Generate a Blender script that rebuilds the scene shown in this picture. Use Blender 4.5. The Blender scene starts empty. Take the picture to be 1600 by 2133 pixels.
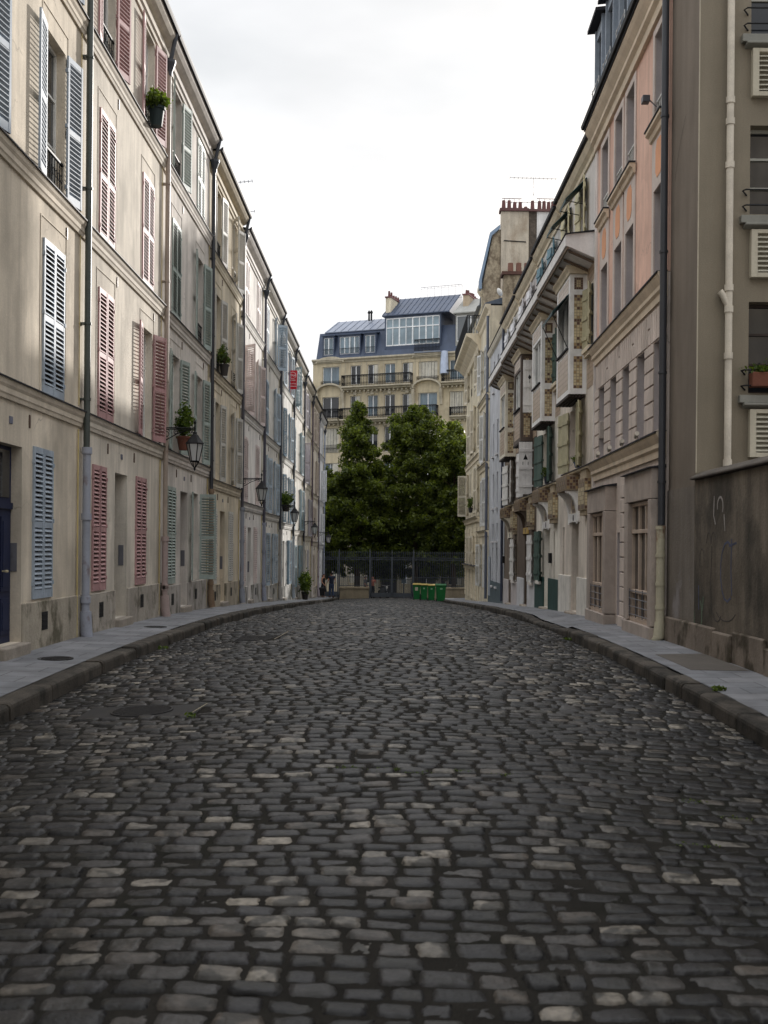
import bpy, bmesh, math, random
import numpy as np
from mathutils import Vector, Matrix

rnd = random.Random(7)
SC = bpy.context.scene
COL = SC.collection
PI = math.pi
R = math.radians
F = 2200.0            # focal length in photo pixels
XV, YV = 815.0, 1140.0  # where the optical axis meets the photo (level camera, shifted lens)

# ------------------------------------------------------------------ helpers
def lin(c):
    c = c / 255.0
    return c / 12.92 if c <= 0.04045 else ((c + 0.055) / 1.055) ** 2.4

def rgb(r, g, b):
    return (lin(r), lin(g), lin(b))

class MB:
    """collects polygons, then links them as one mesh object"""
    def __init__(s):
        s.v = []; s.f = []; s.m = []
    def quad(s, a, b, c, d, m=0):
        n = len(s.v); s.v += [a, b, c, d]; s.f.append((n, n+1, n+2, n+3)); s.m.append(m)
    def poly(s, pts, m=0):
        n = len(s.v); s.v += list(pts); s.f.append(tuple(range(n, n+len(pts)))); s.m.append(m)
    def box(s, x0, x1, y0, y1, z0, z1, m=0, T=None):
        p = [(x0,y0,z0),(x1,y0,z0),(x1,y1,z0),(x0,y1,z0),(x0,y0,z1),(x1,y0,z1),(x1,y1,z1),(x0,y1,z1)]
        if T is not None: p = [tuple(T @ Vector(q)) for q in p]
        n = len(s.v); s.v += p
        for q in ((0,3,2,1),(4,5,6,7),(0,1,5,4),(1,2,6,5),(2,3,7,6),(3,0,4,7)):
            s.f.append(tuple(n+i for i in q)); s.m.append(m)
        return s
    def prism(s, prof, x0, x1, m=0, T=None):
        """profile of (y,z) points extruded along x"""
        k = len(prof); n = len(s.v)
        p = [(x0,y,z) for y,z in prof] + [(x1,y,z) for y,z in prof]
        if T is not None: p = [tuple(T @ Vector(q)) for q in p]
        s.v += p
        for i in range(k):
            j = (i+1) % k
            s.f.append((n+i, n+j, n+k+j, n+k+i)); s.m.append(m)
        s.f.append(tuple(n+i for i in range(k-1,-1,-1))); s.m.append(m)
        s.f.append(tuple(n+k+i for i in range(k))); s.m.append(m)
        return s
    def extrude(s, poly, axis, a0, a1, m=0):
        """polygon in the two other axes extruded along axis ('x','y','z')"""
        def P(p, a):
            return {'x': (a,p[0],p[1]), 'y': (p[0],a,p[1]), 'z': (p[0],p[1],a)}[axis]
        k = len(poly); n = len(s.v)
        s.v += [P(p,a0) for p in poly] + [P(p,a1) for p in poly]
        for i in range(k):
            j = (i+1) % k
            s.f.append((n+i, n+j, n+k+j, n+k+i)); s.m.append(m)
        s.f.append(tuple(n+i for i in range(k-1,-1,-1))); s.m.append(m)
        s.f.append(tuple(n+k+i for i in range(k))); s.m.append(m)
        return s
    def tube(s, pts, r, k=8, m=0, caps=True):
        pts = [Vector(p) for p in pts]
        rs = r if isinstance(r, (list, tuple)) else [r]*len(pts)
        rings = []
        for i, p in enumerate(pts):
            if i == 0: d = pts[1]-pts[0]
            elif i == len(pts)-1: d = pts[-1]-pts[-2]
            else: d = pts[i+1]-pts[i-1]
            if d.length < 1e-9: d = Vector((0,0,1))
            d.normalize()
            a = Vector((0,0,1)) if abs(d.z) < 0.9 else Vector((1,0,0))
            u = d.cross(a).normalized(); w = d.cross(u)
            n = len(s.v)
            for q in range(k):
                t = 2*PI*q/k
                s.v.append(tuple(p + u*(math.cos(t)*rs[i]) + w*(math.sin(t)*rs[i])))
            rings.append(n)
        for a, b in zip(rings, rings[1:]):
            for q in range(k):
                s.f.append((a+q, a+(q+1)%k, b+(q+1)%k, b+q)); s.m.append(m)
        if caps:
            s.f.append(tuple(rings[0]+q for q in range(k-1,-1,-1))); s.m.append(m)
            s.f.append(tuple(rings[-1]+q for q in range(k))); s.m.append(m)
        return s
    def lathe(s, prof, k=12, cx=0, cy=0, m=0):
        rings = []
        for r, z in prof:
            n = len(s.v)
            for q in range(k):
                t = 2*PI*q/k
                s.v.append((cx+r*math.cos(t), cy+r*math.sin(t), z))
            rings.append(n)
        for a, b in zip(rings, rings[1:]):
            for q in range(k):
                s.f.append((a+q, a+(q+1)%k, b+(q+1)%k, b+q)); s.m.append(m)
        s.f.append(tuple(rings[0]+q for q in range(k-1,-1,-1))); s.m.append(m)
        s.f.append(tuple(rings[-1]+q for q in range(k))); s.m.append(m)
        return s
    def mesh(s, name, mats, smooth=False, fix=False):
        me = bpy.data.meshes.new(name)
        me.from_pydata(s.v, [], s.f)
        if not isinstance(mats, (list, tuple)): mats = [mats]
        for mt in mats: me.materials.append(mt)
        if len(mats) > 1: me.polygons.foreach_set('material_index', s.m)
        if smooth: me.polygons.foreach_set('use_smooth', [True]*len(s.f))
        if fix:
            bm = bmesh.new(); bm.from_mesh(me)
            bmesh.ops.recalc_face_normals(bm, faces=bm.faces); bm.to_mesh(me); bm.free()
        me.update()
        if smooth: me.set_sharp_from_angle(angle=R(38))
        return me
    def build(s, name, mats, parent=None, smooth=False, bevel=0.0, loc=None, fix=False, seg=1):
        return put(name, s.mesh(name, mats, smooth, fix), parent, loc, bevel, seg)

def put(name, me, parent=None, loc=None, bevel=0.0, seg=1):
    o = bpy.data.objects.new(name, me)
    COL.objects.link(o)
    if parent is not None: o.parent = parent
    if loc is not None: o.location = loc
    if bevel > 0:
        b = o.modifiers.new('bevel', 'BEVEL'); b.width = bevel; b.segments = seg
        b.limit_method = 'ANGLE'; b.angle_limit = R(40)
    return o

def tag(o, label=None, cat=None, group=None, kind=None):
    if label: o['label'] = label
    if cat: o['category'] = cat
    if group: o['group'] = group
    if kind: o['kind'] = kind
    return o

def thing(name, label, cat, loc=(0,0,0), rz=0.0, group=None):
    o = bpy.data.objects.new(name, None); COL.objects.link(o)
    o.location = loc; o.rotation_euler = (0,0,rz); o.empty_display_size = 0.3
    return tag(o, label, cat, group)

def copy_tree(o, parent=None):
    c = o.copy(); COL.objects.link(c)
    if parent is not None: c.parent = parent
    for ch in list(o.children): copy_tree(ch, c)
    return c

# ------------------------------------------------------------------ materials
def mat(name, col, rough=0.8, var=0.12, scale=2.0, fine=0.06, fscale=40.0, streak=0.0, stain=None,
        stain_amt=0.5, stain_scale=1.2, stain_lo=0.52, stain_hi=0.66, metal=0.0, bump=0.0, bscale=60.0, spec=0.4, zs=1.0, island=0.0, worn=False):
    m = bpy.data.materials.new(name); m.use_nodes = True
    nt = m.node_tree; N = nt.nodes; L = nt.links
    b = N['Principled BSDF']
    b.inputs['Roughness'].default_value = rough
    b.inputs['Metallic'].default_value = metal
    b.inputs['Specular IOR Level'].default_value = spec
    g = N.new('ShaderNodeNewGeometry')
    def noise(sc, zsc=1.0, det=4.0, xy=1.0):
        mp = N.new('ShaderNodeMapping'); mp.inputs['Scale'].default_value = (xy, xy, zsc)
        L.new(g.outputs['Position'], mp.inputs['Vector'])
        n = N.new('ShaderNodeTexNoise'); n.inputs['Scale'].default_value = sc
        n.inputs['Detail'].default_value = det; n.inputs['Roughness'].default_value = 0.6
        L.new(mp.outputs['Vector'], n.inputs['Vector'])
        return n.outputs['Fac']
    def ramp(src, lo, hi, a=0.3, bb=0.7):
        mr = N.new('ShaderNodeMapRange'); mr.inputs[1].default_value = a; mr.inputs[2].default_value = bb
        mr.inputs[3].default_value = lo; mr.inputs[4].default_value = hi
        L.new(src, mr.inputs[0]); return mr.outputs[0]
    def mul(a, c):
        x = N.new('ShaderNodeMath'); x.operation = 'MULTIPLY'; L.new(a, x.inputs[0])
        if isinstance(c, float): x.inputs[1].default_value = c
        else: L.new(c, x.inputs[1])
        return x.outputs[0]
    fac = ramp(noise(scale, zs), 1-var, 1+var)
    if fine: fac = mul(fac, ramp(noise(fscale, 1.0, 3.0), 1-fine, 1+fine))
    if streak: fac = mul(fac, ramp(noise(3.4, 0.14, 7.0, 1.0), 1-streak, 1+streak*0.5, 0.32, 0.64))
    if island: fac = mul(fac, ramp(g.outputs['Random Per Island'], 1-island, 1+island, 0.0, 1.0))
    if worn:
        # hairline cracks and patched areas of old render
        wn = N.new('ShaderNodeTexNoise'); wn.inputs['Scale'].default_value = 1.7; wn.inputs['Detail'].default_value = 5
        L.new(g.outputs['Position'], wn.inputs['Vector'])
        ws = N.new('ShaderNodeVectorMath'); ws.operation = 'MULTIPLY_ADD'; ws.inputs[1].default_value = (0.9, 0.9, 0.9)
        L.new(wn.outputs['Color'], ws.inputs[0]); L.new(g.outputs['Position'], ws.inputs[2])
        vo = N.new('ShaderNodeTexVoronoi'); vo.feature = 'DISTANCE_TO_EDGE'; vo.inputs['Scale'].default_value = 0.42
        L.new(ws.outputs[0], vo.inputs['Vector'])
        ck = ramp(vo.outputs['Distance'], 0.62, 1.0, 0.0, 0.006)
        msk = ramp(noise(0.45, 1.0, 3.0), 0.0, 1.0, 0.52, 0.56)
        m1 = N.new('ShaderNodeMix'); m1.data_type = 'FLOAT'; L.new(msk, m1.inputs[0]); m1.inputs[2].default_value = 1.0; L.new(ck, m1.inputs[3])
        fac = mul(fac, m1.outputs[0])
        fac = mul(fac, ramp(noise(0.62, 0.8, 2.0), 1.0, 1.09, 0.565, 0.575))
        fac = mul(fac, ramp(noise(5.0, 0.05, 4.0, 1.6), 0.90, 1.03, 0.36, 0.5))
    vm = N.new('ShaderNodeVectorMath'); vm.operation = 'SCALE'
    vm.inputs[0].default_value = col; L.new(fac, vm.inputs['Scale'])
    out = vm.outputs[0]
    if stain is not None:
        mx = N.new('ShaderNodeMix'); mx.data_type = 'RGBA'
        f = ramp(noise(stain_scale, 0.7, 8.0), 0.0, stain_amt, stain_lo, stain_hi)
        L.new(f, mx.inputs[0]); L.new(out, mx.inputs[6]); mx.inputs[7].default_value = (*stain, 1)
        out = mx.outputs[2]
    L.new(out, b.inputs['Base Color'])
    if bump:
        bp = N.new('ShaderNodeBump'); bp.inputs['Strength'].default_value = bump; bp.inputs['Distance'].default_value = 0.02
        L.new(noise(bscale, 1.0, 6.0), bp.inputs['Height']); L.new(bp.outputs[0], b.inputs['Normal'])
    return m

_mc = {}
def cmat(kind, c):
    """cached material of a kind with an sRGB colour"""
    k = (kind, c)
    if k in _mc: return _mc[k]
    n = kind + '_' + '_'.join(str(x) for x in c)
    if kind == 'plaster':
        m = mat(n, rgb(*c), 0.9, 0.10, 0.9, 0.06, 30, streak=0.17, stain=tuple(x*0.58 for x in rgb(*c)), stain_amt=0.75, stain_scale=0.75, stain_lo=0.48, stain_hi=0.68, bump=0.25, bscale=35, spec=0.2, worn=True)
    elif kind == 'trim':
        m = mat(n, rgb(*c), 0.85, 0.10, 2.0, 0.05, 30, streak=0.12, bump=0.1, bscale=40, spec=0.2)
    elif kind == 'paint':
        m = mat(n, rgb(*c), 0.6, 0.12, 3.0, 0.08, 60, streak=0.12, stain=tuple(x*0.6 for x in rgb(*c)), stain_amt=0.5, stain_scale=3.0, stain_lo=0.52, stain_hi=0.68, spec=0.3)
    elif kind == 'plinth':
        m = mat(n, rgb(*c), 0.92, 0.15, 1.5, 0.1, 25, streak=0.18, stain=tuple(x*0.22 for x in rgb(c[0], c[1], int(c[2]*0.9))), stain_amt=0.85, stain_scale=2.2, stain_lo=0.5, stain_hi=0.62, bump=0.6, bscale=14, spec=0.2)
    elif kind == 'metal':
        m = mat(n, rgb(*c), 0.45, 0.15, 3.0, 0.06, 50, spec=0.5)
    elif kind == 'pipe':
        m = mat(n, rgb(*c), 0.5, 0.12, 2.0, 0.06, 30, stain=rgb(96,62,42), stain_amt=0.6, stain_scale=2.5, stain_lo=0.6, stain_hi=0.68, spec=0.4)
    elif kind == 'plain':
        m = mat(n, rgb(*c), 0.7, 0.06, 4.0, 0.03, 40, spec=0.3)
    elif kind == 'stone':
        m = mat(n, rgb(*c), 0.9, 0.16, 1.2, 0.12, 18, streak=0.15, stain=tuple(x*0.5 for x in rgb(*c)), stain_amt=0.5, bump=0.4, bscale=20, spec=0.2)
    _mc[k] = m
    return m

def glass_mat(name, col, rough=0.03, spec=0.6):
    m = bpy.data.materials.new(name); m.use_nodes = True
    b = m.node_tree.nodes['Principled BSDF']
    b.inputs['Base Color'].default_value = (*col, 1); b.inputs['Roughness'].default_value = rough
    b.inputs['Specular IOR Level'].default_value = spec
    return m

GLASS = glass_mat('window_glass', (0.018, 0.020, 0.024))
GLASS_PALE = mat('window_glass_curtained', (0.20, 0.205, 0.21), 0.08, 0.7, 1.6, 0.0, spec=0.6, zs=0.25)
DARK = cmat('plain', (28, 27, 28))
IRON = mat('black_iron', rgb(26, 27, 30), 0.6, 0.1, 5, 0.05, 40, spec=0.25)
ZINC = mat('dark_zinc', rgb(46, 46, 51), 0.65, 0.15, 1.5, 0.05, 30, spec=0.2)
ZINC_BLUE = mat('blue_zinc', rgb(88, 100, 116), 0.5, 0.14, 1.2, 0.06, 20, streak=0.1, spec=0.5)
SLATE = mat('slate', rgb(58, 66, 82), 0.55, 0.2, 2.0, 0.15, 25, spec=0.4)
WHITE = cmat('paint', (226, 226, 222))
TERRA = mat('terracotta', rgb(112, 70, 56), 0.85, 0.15, 8, 0.1, 40)

# ------------------------------------------------------------------ ground profile (height relative to the eye)
_gy = np.array([-12, 0, 4, 7, 10, 14, 18, 24, 30, 36, 42, 48, 54, 60, 66, 74, 85, 100, 150, 400], float)
_gz = np.array([-2.15, -1.86, -1.77, -1.69, -1.61, -1.54, -1.53, -1.60, -1.77, -1.99, -2.23, -2.48, -2.73, -3.0, -3.25, -3.55, -3.95, -4.3, -4.6, -5.0])
_gm = np.zeros_like(_gy)
_d = np.diff(_gz)/np.diff(_gy)
_gm[1:-1] = (_d[:-1]+_d[1:])/2; _gm[0] = _d[0]; _gm[-1] = _d[-1]
def gnd(y):
    """height of the pavement at the house walls"""
    y = np.asarray(y, float)
    i = np.clip(np.searchsorted(_gy, y)-1, 0, len(_gy)-2)
    h = _gy[i+1]-_gy[i]; t = (y-_gy[i])/h
    return ((2*t**3-3*t**2+1)*_gz[i] + (t**3-2*t**2+t)*h*_gm[i] + (-2*t**3+3*t**2)*_gz[i+1] + (t**3-t**2)*h*_gm[i+1])
KL, KR = -3.85, 3.45      # kerb faces
XL, XR = -5.2, 4.80       # facade planes
def road_z(x, y):
    c = (KL+KR)/2; w = (KR-KL)/2
    und = 0.009*np.sin(np.asarray(x)*1.7+np.asarray(y)*0.9) + 0.008*np.sin(np.asarray(y)*1.3-np.asarray(x)*2.1)
    return gnd(y) - 0.19 + 0.13*(1-np.clip(np.abs((x-c)/w), 0, 1)**2) + und

# ------------------------------------------------------------------ facade kit (along +x, street towards -y, up z)
def wall_holes(mb, x0, x1, z0, z1, holes, depth=0.22, y=0.0, m=0, rm=None):
    rm = m if rm is None else rm
    xs = sorted({x0, x1, *[min(max(h[i], x0), x1) for h in holes for i in (0, 1)]})
    zs = sorted({z0, z1, *[min(max(h[i], z0), z1) for h in holes for i in (2, 3)]})
    for a, b in zip(xs, xs[1:]):
        for c, d in zip(zs, zs[1:]):
            mx, mz = (a+b)/2, (c+d)/2
            if any(h[0] < mx < h[1] and h[2] < mz < h[3] for h in holes): continue
            mb.quad((a,y,c), (b,y,c), (b,y,d), (a,y,d), m)
    for h in holes:
        dp = h[4] if len(h) > 4 else depth
        a, b, c, d = h[:4]; e = y+dp
        mb.quad((a,y,c), (a,e,c), (a,e,d), (a,y,d), rm)
        mb.quad((b,e,c), (b,y,c), (b,y,d), (b,e,d), rm)
        mb.quad((a,y,d), (a,e,d), (b,e,d), (b,y,d), rm)
        mb.quad((a,e,c), (a,y,c), (b,y,c), (b,e,c), rm)

def shell(mb, x0, x1, z0, z1, D, y=0.0, m=0):
    """side, back and top faces of a building block behind its street wall"""
    mb.quad((x0,D,z0), (x0,y,z0), (x0,y,z1), (x0,D,z1), m)
    mb.quad((x1,y,z0), (x1,D,z0), (x1,D,z1), (x1,y,z1), m)
    mb.quad((x1,D,z0), (x0,D,z0), (x0,D,z1), (x1,D,z1), m)
    mb.quad((x0,y,z1), (x1,y,z1), (x1,D,z1), (x0,D,z1), m)

_leaf = {}
def leaf_mesh(w, h, side, mt):
    """a louvred shutter leaf, hinge at the origin; side +1 opens from the left jamb, -1 from the right"""
    k = (round(w,3), round(h,3), side, mt.name)
    if k in _leaf: return _leaf[k]
    mb = MB(); t = 0.034; st = 0.055
    def bx(a, b, y0, y1, z0, z1):
        if side < 0: a, b = -b, -a
        mb.box(a, b, y0, y1, z0, z1)
    bx(0.004, st, -t, 0, 0, h); bx(w-st, w-0.004, -t, 0, 0, h)
    mid = h*0.47
    for z0, z1 in ((0, 0.13), (mid, mid+0.09), (h-0.09, h)):
        bx(st, w-st, -t+0.003, -0.003, z0, z1)
    p = 0.070
    for lo, hi in ((0.13, mid), (mid+0.09, h-0.09)):
        n = max(1, int((hi-lo)/p)); q = (hi-lo)/n
        for i in range(n):
            z = lo+(i+0.5)*q
            a, b = (st, w-st) if side > 0 else (-(w-st), -st)
            # slat sloping down towards the street
            mb.prism([(-t-0.004, z-0.026), (-t-0.004, z-0.014), (-0.002, z+0.024), (-0.002, z+0.012)], a, b)
    # hinge straps and catch
    for z in (h*0.1, h*0.52, h*0.9):
        bx(-0.012, 0.022, -t-0.012, 0.0, z-0.03, z+0.03)
    _leaf[k] = mb.mesh('shutter', mt, fix=True)
    return _leaf[k]

_case = {}
def casement(w, h, mt, bars=2):
    """window frame with two casements of three lights"""
    k = (round(w,3), round(h,3), mt.name, bars)
    if k in _case: return _case[k]
    mb = MB(); f = 0.05
    mb.box(-w/2, -w/2+f, -0.05, 0, 0, h); mb.box(w/2-f, w/2, -0.05, 0, 0, h)
    mb.box(-w/2+f, w/2-f, -0.05, 0, 0, f); mb.box(-w/2+f, w/2-f, -0.05, 0, h-f, h)
    mb.box(-0.045, 0.045, -0.06, 0, f, h-f)
    for i in range(1, bars+1):
        z = h*i/(bars+1)
        mb.box(-w/2+f, -0.045, -0.045, 0, z-0.018, z+0.018); mb.box(0.045, w/2-f, -0.045, 0, z-0.018, z+0.018)
    _case[k] = mb.mesh('window', mt)
    return _case[k]

_pane = {}
def pane_mesh(w, h, mt):
    k = (round(w,3), round(h,3), mt.name)
    if k not in _pane:
        mb = MB(); mb.box(-w/2, w/2, -0.002, 0.012, 0, h); _pane[k] = mb.mesh('pane', mt)
    return _pane[k]

_rail = {}
def rail_mesh(w, h=0.55, mt=None, scroll=True, th=1.0):
    k = (round(w,3), round(h,3), scroll, th)
    if k in _rail: return _rail[k]
    mb = MB(); mt = mt or IRON
    mb.box(-w/2, w/2, -0.045, -0.005, h-0.03, h); mb.box(-w/2, w/2, -0.035, -0.015, 0.04, 0.06)
    n = max(3, int(w/0.12))
    for i in range(n+1):
        x = -w/2+0.01 + (w-0.02)*i/n
        mb.tube([(x,-0.025,0.05), (x,-0.025,h-0.02)], 0.008*th, 4)
    if scroll:
        for i in range(n):
            x = -w/2 + w*(i+0.5)/n; r = w/n*0.36
            pts = [(x+r*math.cos(t), -0.025, h*0.55+r*math.sin(t)*1.4) for t in np.linspace(0, 2*PI, 9)]
            mb.tube(pts, 0.006*th, 4, caps=False)
    _rail[k] = mb.mesh('railing', mt)
    return _rail[k]

def window(parent, cx, z, w, h, state, shmat, depth=0.22, frame=WHITE, glass=None, rail=False, railh=0.5):
    """state: None = no shutters, 'C' = closed, (a, b) = leaves opened by a and b degrees"""
    lw = w/2
    if state == 'C':
        wd = put('window', pane_mesh(w, h, GLASS), parent, (cx, depth-0.02, z))
        for s in (1, -1):
            o = put('shutter', leaf_mesh(lw, h, s, shmat), wd, (-s*w/2, -depth+0.02+0.005, 0.0))
            o.rotation_euler = (0, 0, -s*R(rnd.uniform(0, 1.5)))
        return wd
    wd = put('window', casement(w, h, frame), parent, (cx, depth-0.03, z))
    put('pane', pane_mesh(w-0.06, h-0.06, glass or (GLASS if rnd.random() < 0.7 else GLASS_PALE)), wd, (0, -0.015, 0.03))
    if state:
        for s, a in ((1, state[0]), (-1, state[1])):
            o = put('shutter', leaf_mesh(lw, h, s, shmat), wd, (-s*w/2, -depth+0.03-0.05, 0.0))
            o.rotation_euler = (0, 0, -s*R(a))
    if rail:
        put('railing', rail_mesh(w-0.01, railh), wd, (0, -depth+0.09, 0.02))
    return wd

def scatter_leaves(n, centre_fn, size, seed):
    """numpy leaf quads (diamond shaped, folded) -> verts, faces"""
    g = np.random.default_rng(seed)
    c = centre_fn(g, n)
    d = g.normal(size=(n,3)); d /= np.linalg.norm(d, axis=1)[:,None]
    e = g.normal(size=(n,3)); e -= (e*d).sum(1)[:,None]*d; e /= np.linalg.norm(e, axis=1)[:,None]
    s = size*g.uniform(0.6, 1.3, n)[:,None]
    nn = np.cross(d, e)
    a = c - d*s; b = c + e*s*0.55 + nn*s*0.12; q = c + d*s; w = c - e*s*0.55 + nn*s*0.12
    v = np.stack([a, b, q, w], 1).reshape(-1, 3)
    f = np.arange(4*n).reshape(-1, 4)
    return v, f

def np_mesh(name, v, f, mats, smooth=False, attr=None, mi=None):
    me = bpy.data.meshes.new(name)
    me.vertices.add(len(v)); me.vertices.foreach_set('co', np.ascontiguousarray(v, dtype=np.float32).ravel())
    k = f.shape[1]
    me.loops.add(f.size); me.loops.foreach_set('vertex_index', np.ascontiguousarray(f, dtype=np.int32).ravel())
    me.polygons.add(len(f)); me.polygons.foreach_set('loop_start', np.arange(0, f.size, k, dtype=np.int32))
    me.polygons.foreach_set('loop_total', np.full(len(f), k, dtype=np.int32))
    for m in (mats if isinstance(mats, (list, tuple)) else [mats]): me.materials.append(m)
    if mi is not None: me.polygons.foreach_set('material_index', np.ascontiguousarray(mi, dtype=np.int32))
    if smooth: me.polygons.foreach_set('use_smooth', np.ones(len(f), dtype=bool))
    me.update(calc_edges=True)
    if attr is not None:
        for nm, arr in attr.items():
            at = me.attributes.new(nm, 'FLOAT', 'POINT'); at.data.foreach_set('value', np.ascontiguousarray(arr, dtype=np.float32))
    return me

def leaf_material(name, dark, light, trans=0.45):
    m = bpy.data.materials.new(name); m.use_nodes = True
    nt = m.node_tree; N = nt.nodes; L = nt.links
    b = N['Principled BSDF']; out = N['Material Output']
    g = N.new('ShaderNodeNewGeometry')
    n = N.new('ShaderNodeTexNoise'); n.inputs['Scale'].default_value = 1.3; n.inputs['Detail'].default_value = 6
    L.new(g.outputs['Position'], n.inputs['Vector'])
    ad = N.new('ShaderNodeMath'); ad.operation = 'MULTIPLY_ADD'; ad.inputs[1].default_value = 0.5
    L.new(g.outputs['Random Per Island'], ad.inputs[0]); L.new(n.outputs['Fac'], ad.inputs[2])
    mr = N.new('ShaderNodeMapRange'); mr.inputs[1].default_value = 0.42; mr.inputs[2].default_value = 1.02
    L.new(ad.outputs[0], mr.inputs[0])
    mx = N.new('ShaderNodeMix'); mx.data_type = 'RGBA'
    mx.inputs[6].default_value = (*dark, 1); mx.inputs[7].default_value = (*light, 1); L.new(mr.outputs[0], mx.inputs[0])
    L.new(mx.outputs[2], b.inputs['Base Color']); b.inputs['Roughness'].default_value = 0.45; b.inputs['Specular IOR Level'].default_value = 0.35
    t = N.new('ShaderNodeBsdfTranslucent')
    mt = N.new('ShaderNodeMix'); mt.data_type = 'RGBA'; mt.blend_type = 'MULTIPLY'; mt.inputs[0].default_value = 1.0
    mt.inputs[7].default_value = (1.5, 1.5, 0.5, 1); L.new(mx.outputs[2], mt.inputs[6]); L.new(mt.outputs[2], t.inputs['Color'])
    ms = N.new('ShaderNodeMixShader'); ms.inputs[0].default_value = trans
    L.new(b.outputs[0], ms.inputs[1]); L.new(t.outputs[0], ms.inputs[2]); L.new(ms.outputs[0], out.inputs['Surface'])
    return m
LEAF = leaf_material('tree_leaves', (0.010, 0.022, 0.008), (0.15, 0.19, 0.032))
LEAF_POT = leaf_material('pot_plant_leaves', (0.03, 0.06, 0.015), (0.12, 0.17, 0.03))
BARK = mat('bark', rgb(70, 58, 46), 0.95, 0.25, 3, 0.15, 30, bump=0.6, bscale=20)
# ================================================================== GROUND, ROAD, PAVEMENTS
def strip(name, xs_fn, ys, mats, zfn):
    v = []; f = []
    k = None
    for y in ys:
        xs = xs_fn(y); k = len(xs)
        for x in xs: v.append((x, y, float(zfn(x, y))))
    n = len(ys)
    for i in range(n-1):
        for j in range(k-1):
            a = i*k+j; f.append((a, a+1, a+k+1, a+k))
    return np_mesh(name, np.array(v), np.array(f), mats, smooth=True)

# wide ground sheet reaching the horizon
EARTH = mat('earth', rgb(96, 94, 90), 0.95, 0.15, 0.6)
ys = list(np.arange(-60, 130, 3.0)) + [150, 250, 600, 2500]
o = put('ground', strip('ground', lambda y: [-2500, -300, -60, -20, 20, 60, 300, 2500], ys, EARTH,
        lambda x, y: gnd(min(max(y, -12), 400)) - 0.42))
tag(o, kind='structure')

# ---- cobbles
def cobble_material():
    m = bpy.data.materials.new('cobble_stone'); m.use_nodes = True
    nt = m.node_tree; N = nt.nodes; L = nt.links; b = N['Principled BSDF']
    at = N.new('ShaderNodeAttribute'); at.attribute_name = 'stone'
    cr = N.new('ShaderNodeValToRGB'); e = cr.color_ramp.elements
    e[0].position = 0.0; e[0].color = (*rgb(9, 9, 11), 1)
    e[1].position = 1.0; e[1].color = (*rgb(112, 106, 97), 1)
    for p, c in ((0.22, (19, 19, 21)), (0.45, (34, 33, 35)), (0.62, (55, 53, 52)), (0.72, (70, 64, 58)), (0.84, (90, 86, 80))):
        q = cr.color_ramp.elements.new(p); q.color = (*rgb(*c), 1)
    L.new(at.outputs['Fac'], cr.inputs[0])
    g = N.new('ShaderNodeNewGeometry')
    n1 = N.new('ShaderNodeTexNoise'); n1.inputs['Scale'].default_value = 18; n1.inputs['Detail'].default_value = 6
    n2 = N.new('ShaderNodeTexNoise'); n2.inputs['Scale'].default_value = 0.55; n2.inputs['Detail'].default_value = 3
    L.new(g.outputs['Position'], n1.inputs['Vector']); L.new(g.outputs['Position'], n2.inputs['Vector'])
    r1 = N.new('ShaderNodeMapRange'); r1.inputs[1].default_value = 0.3; r1.inputs[2].default_value = 0.7; r1.inputs[3].default_value = 0.5; r1.inputs[4].default_value = 1.5
    r2 = N.new('ShaderNodeMapRange'); r2.inputs[1].default_value = 0.35; r2.inputs[2].default_value = 0.65; r2.inputs[3].default_value = 0.75; r2.inputs[4].default_value = 1.2
    L.new(n1.outputs['Fac'], r1.inputs[0]); L.new(n2.outputs['Fac'], r2.inputs[0])
    mu = N.new('ShaderNodeMath'); mu.operation = 'MULTIPLY'; L.new(r1.outputs[0], mu.inputs[0]); L.new(r2.outputs[0], mu.inputs[1])
    vs = N.new('ShaderNodeVectorMath'); vs.operation = 'SCALE'; L.new(cr.outputs[0], vs.inputs[0]); L.new(mu.outputs[0], vs.inputs['Scale'])
    # worn dirt crusts with their own outline
    n3 = N.new('ShaderNodeTexNoise'); n3.inputs['Scale'].default_value = 7; n3.inputs['Detail'].default_value = 8
    L.new(g.outputs['Position'], n3.inputs['Vector'])
    r3 = N.new('ShaderNodeMapRange'); r3.inputs[1].default_value = 0.51; r3.inputs[2].default_value = 0.58; r3.inputs[4].default_value = 0.8
    L.new(n3.outputs['Fac'], r3.inputs[0])
    mx = N.new('ShaderNodeMix'); mx.data_type = 'RGBA'; L.new(r3.outputs[0], mx.inputs[0]); L.new(vs.outputs[0], mx.inputs[6]); mx.inputs[7].default_value = (*rgb(30, 29, 26), 1)
    L.new(mx.outputs[2], b.inputs['Base Color'])
    b.inputs['Roughness'].default_value = 0.48; b.inputs['Specular IOR Level'].default_value = 0.32
    bp = N.new('ShaderNodeBump'); bp.inputs['Strength'].default_value = 0.5; bp.inputs['Distance'].default_value = 0.012
    n4 = N.new('ShaderNodeTexNoise'); n4.inputs['Scale'].default_value = 35; n4.inputs['Detail'].default_value = 5
    L.new(g.outputs['Position'], n4.inputs['Vector']); L.new(n4.outputs['Fac'], bp.inputs['Height']); L.new(bp.outputs[0], b.inputs['Normal'])
    return m
COB = cobble_material()
JOINT = mat('joint_sand', rgb(33, 31, 28), 0.95, 0.35, 4, 0.2, 60, stain=rgb(22, 24, 17), stain_amt=0.7, stain_scale=1.2, bump=0.5, bscale=90, spec=0.15)

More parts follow.
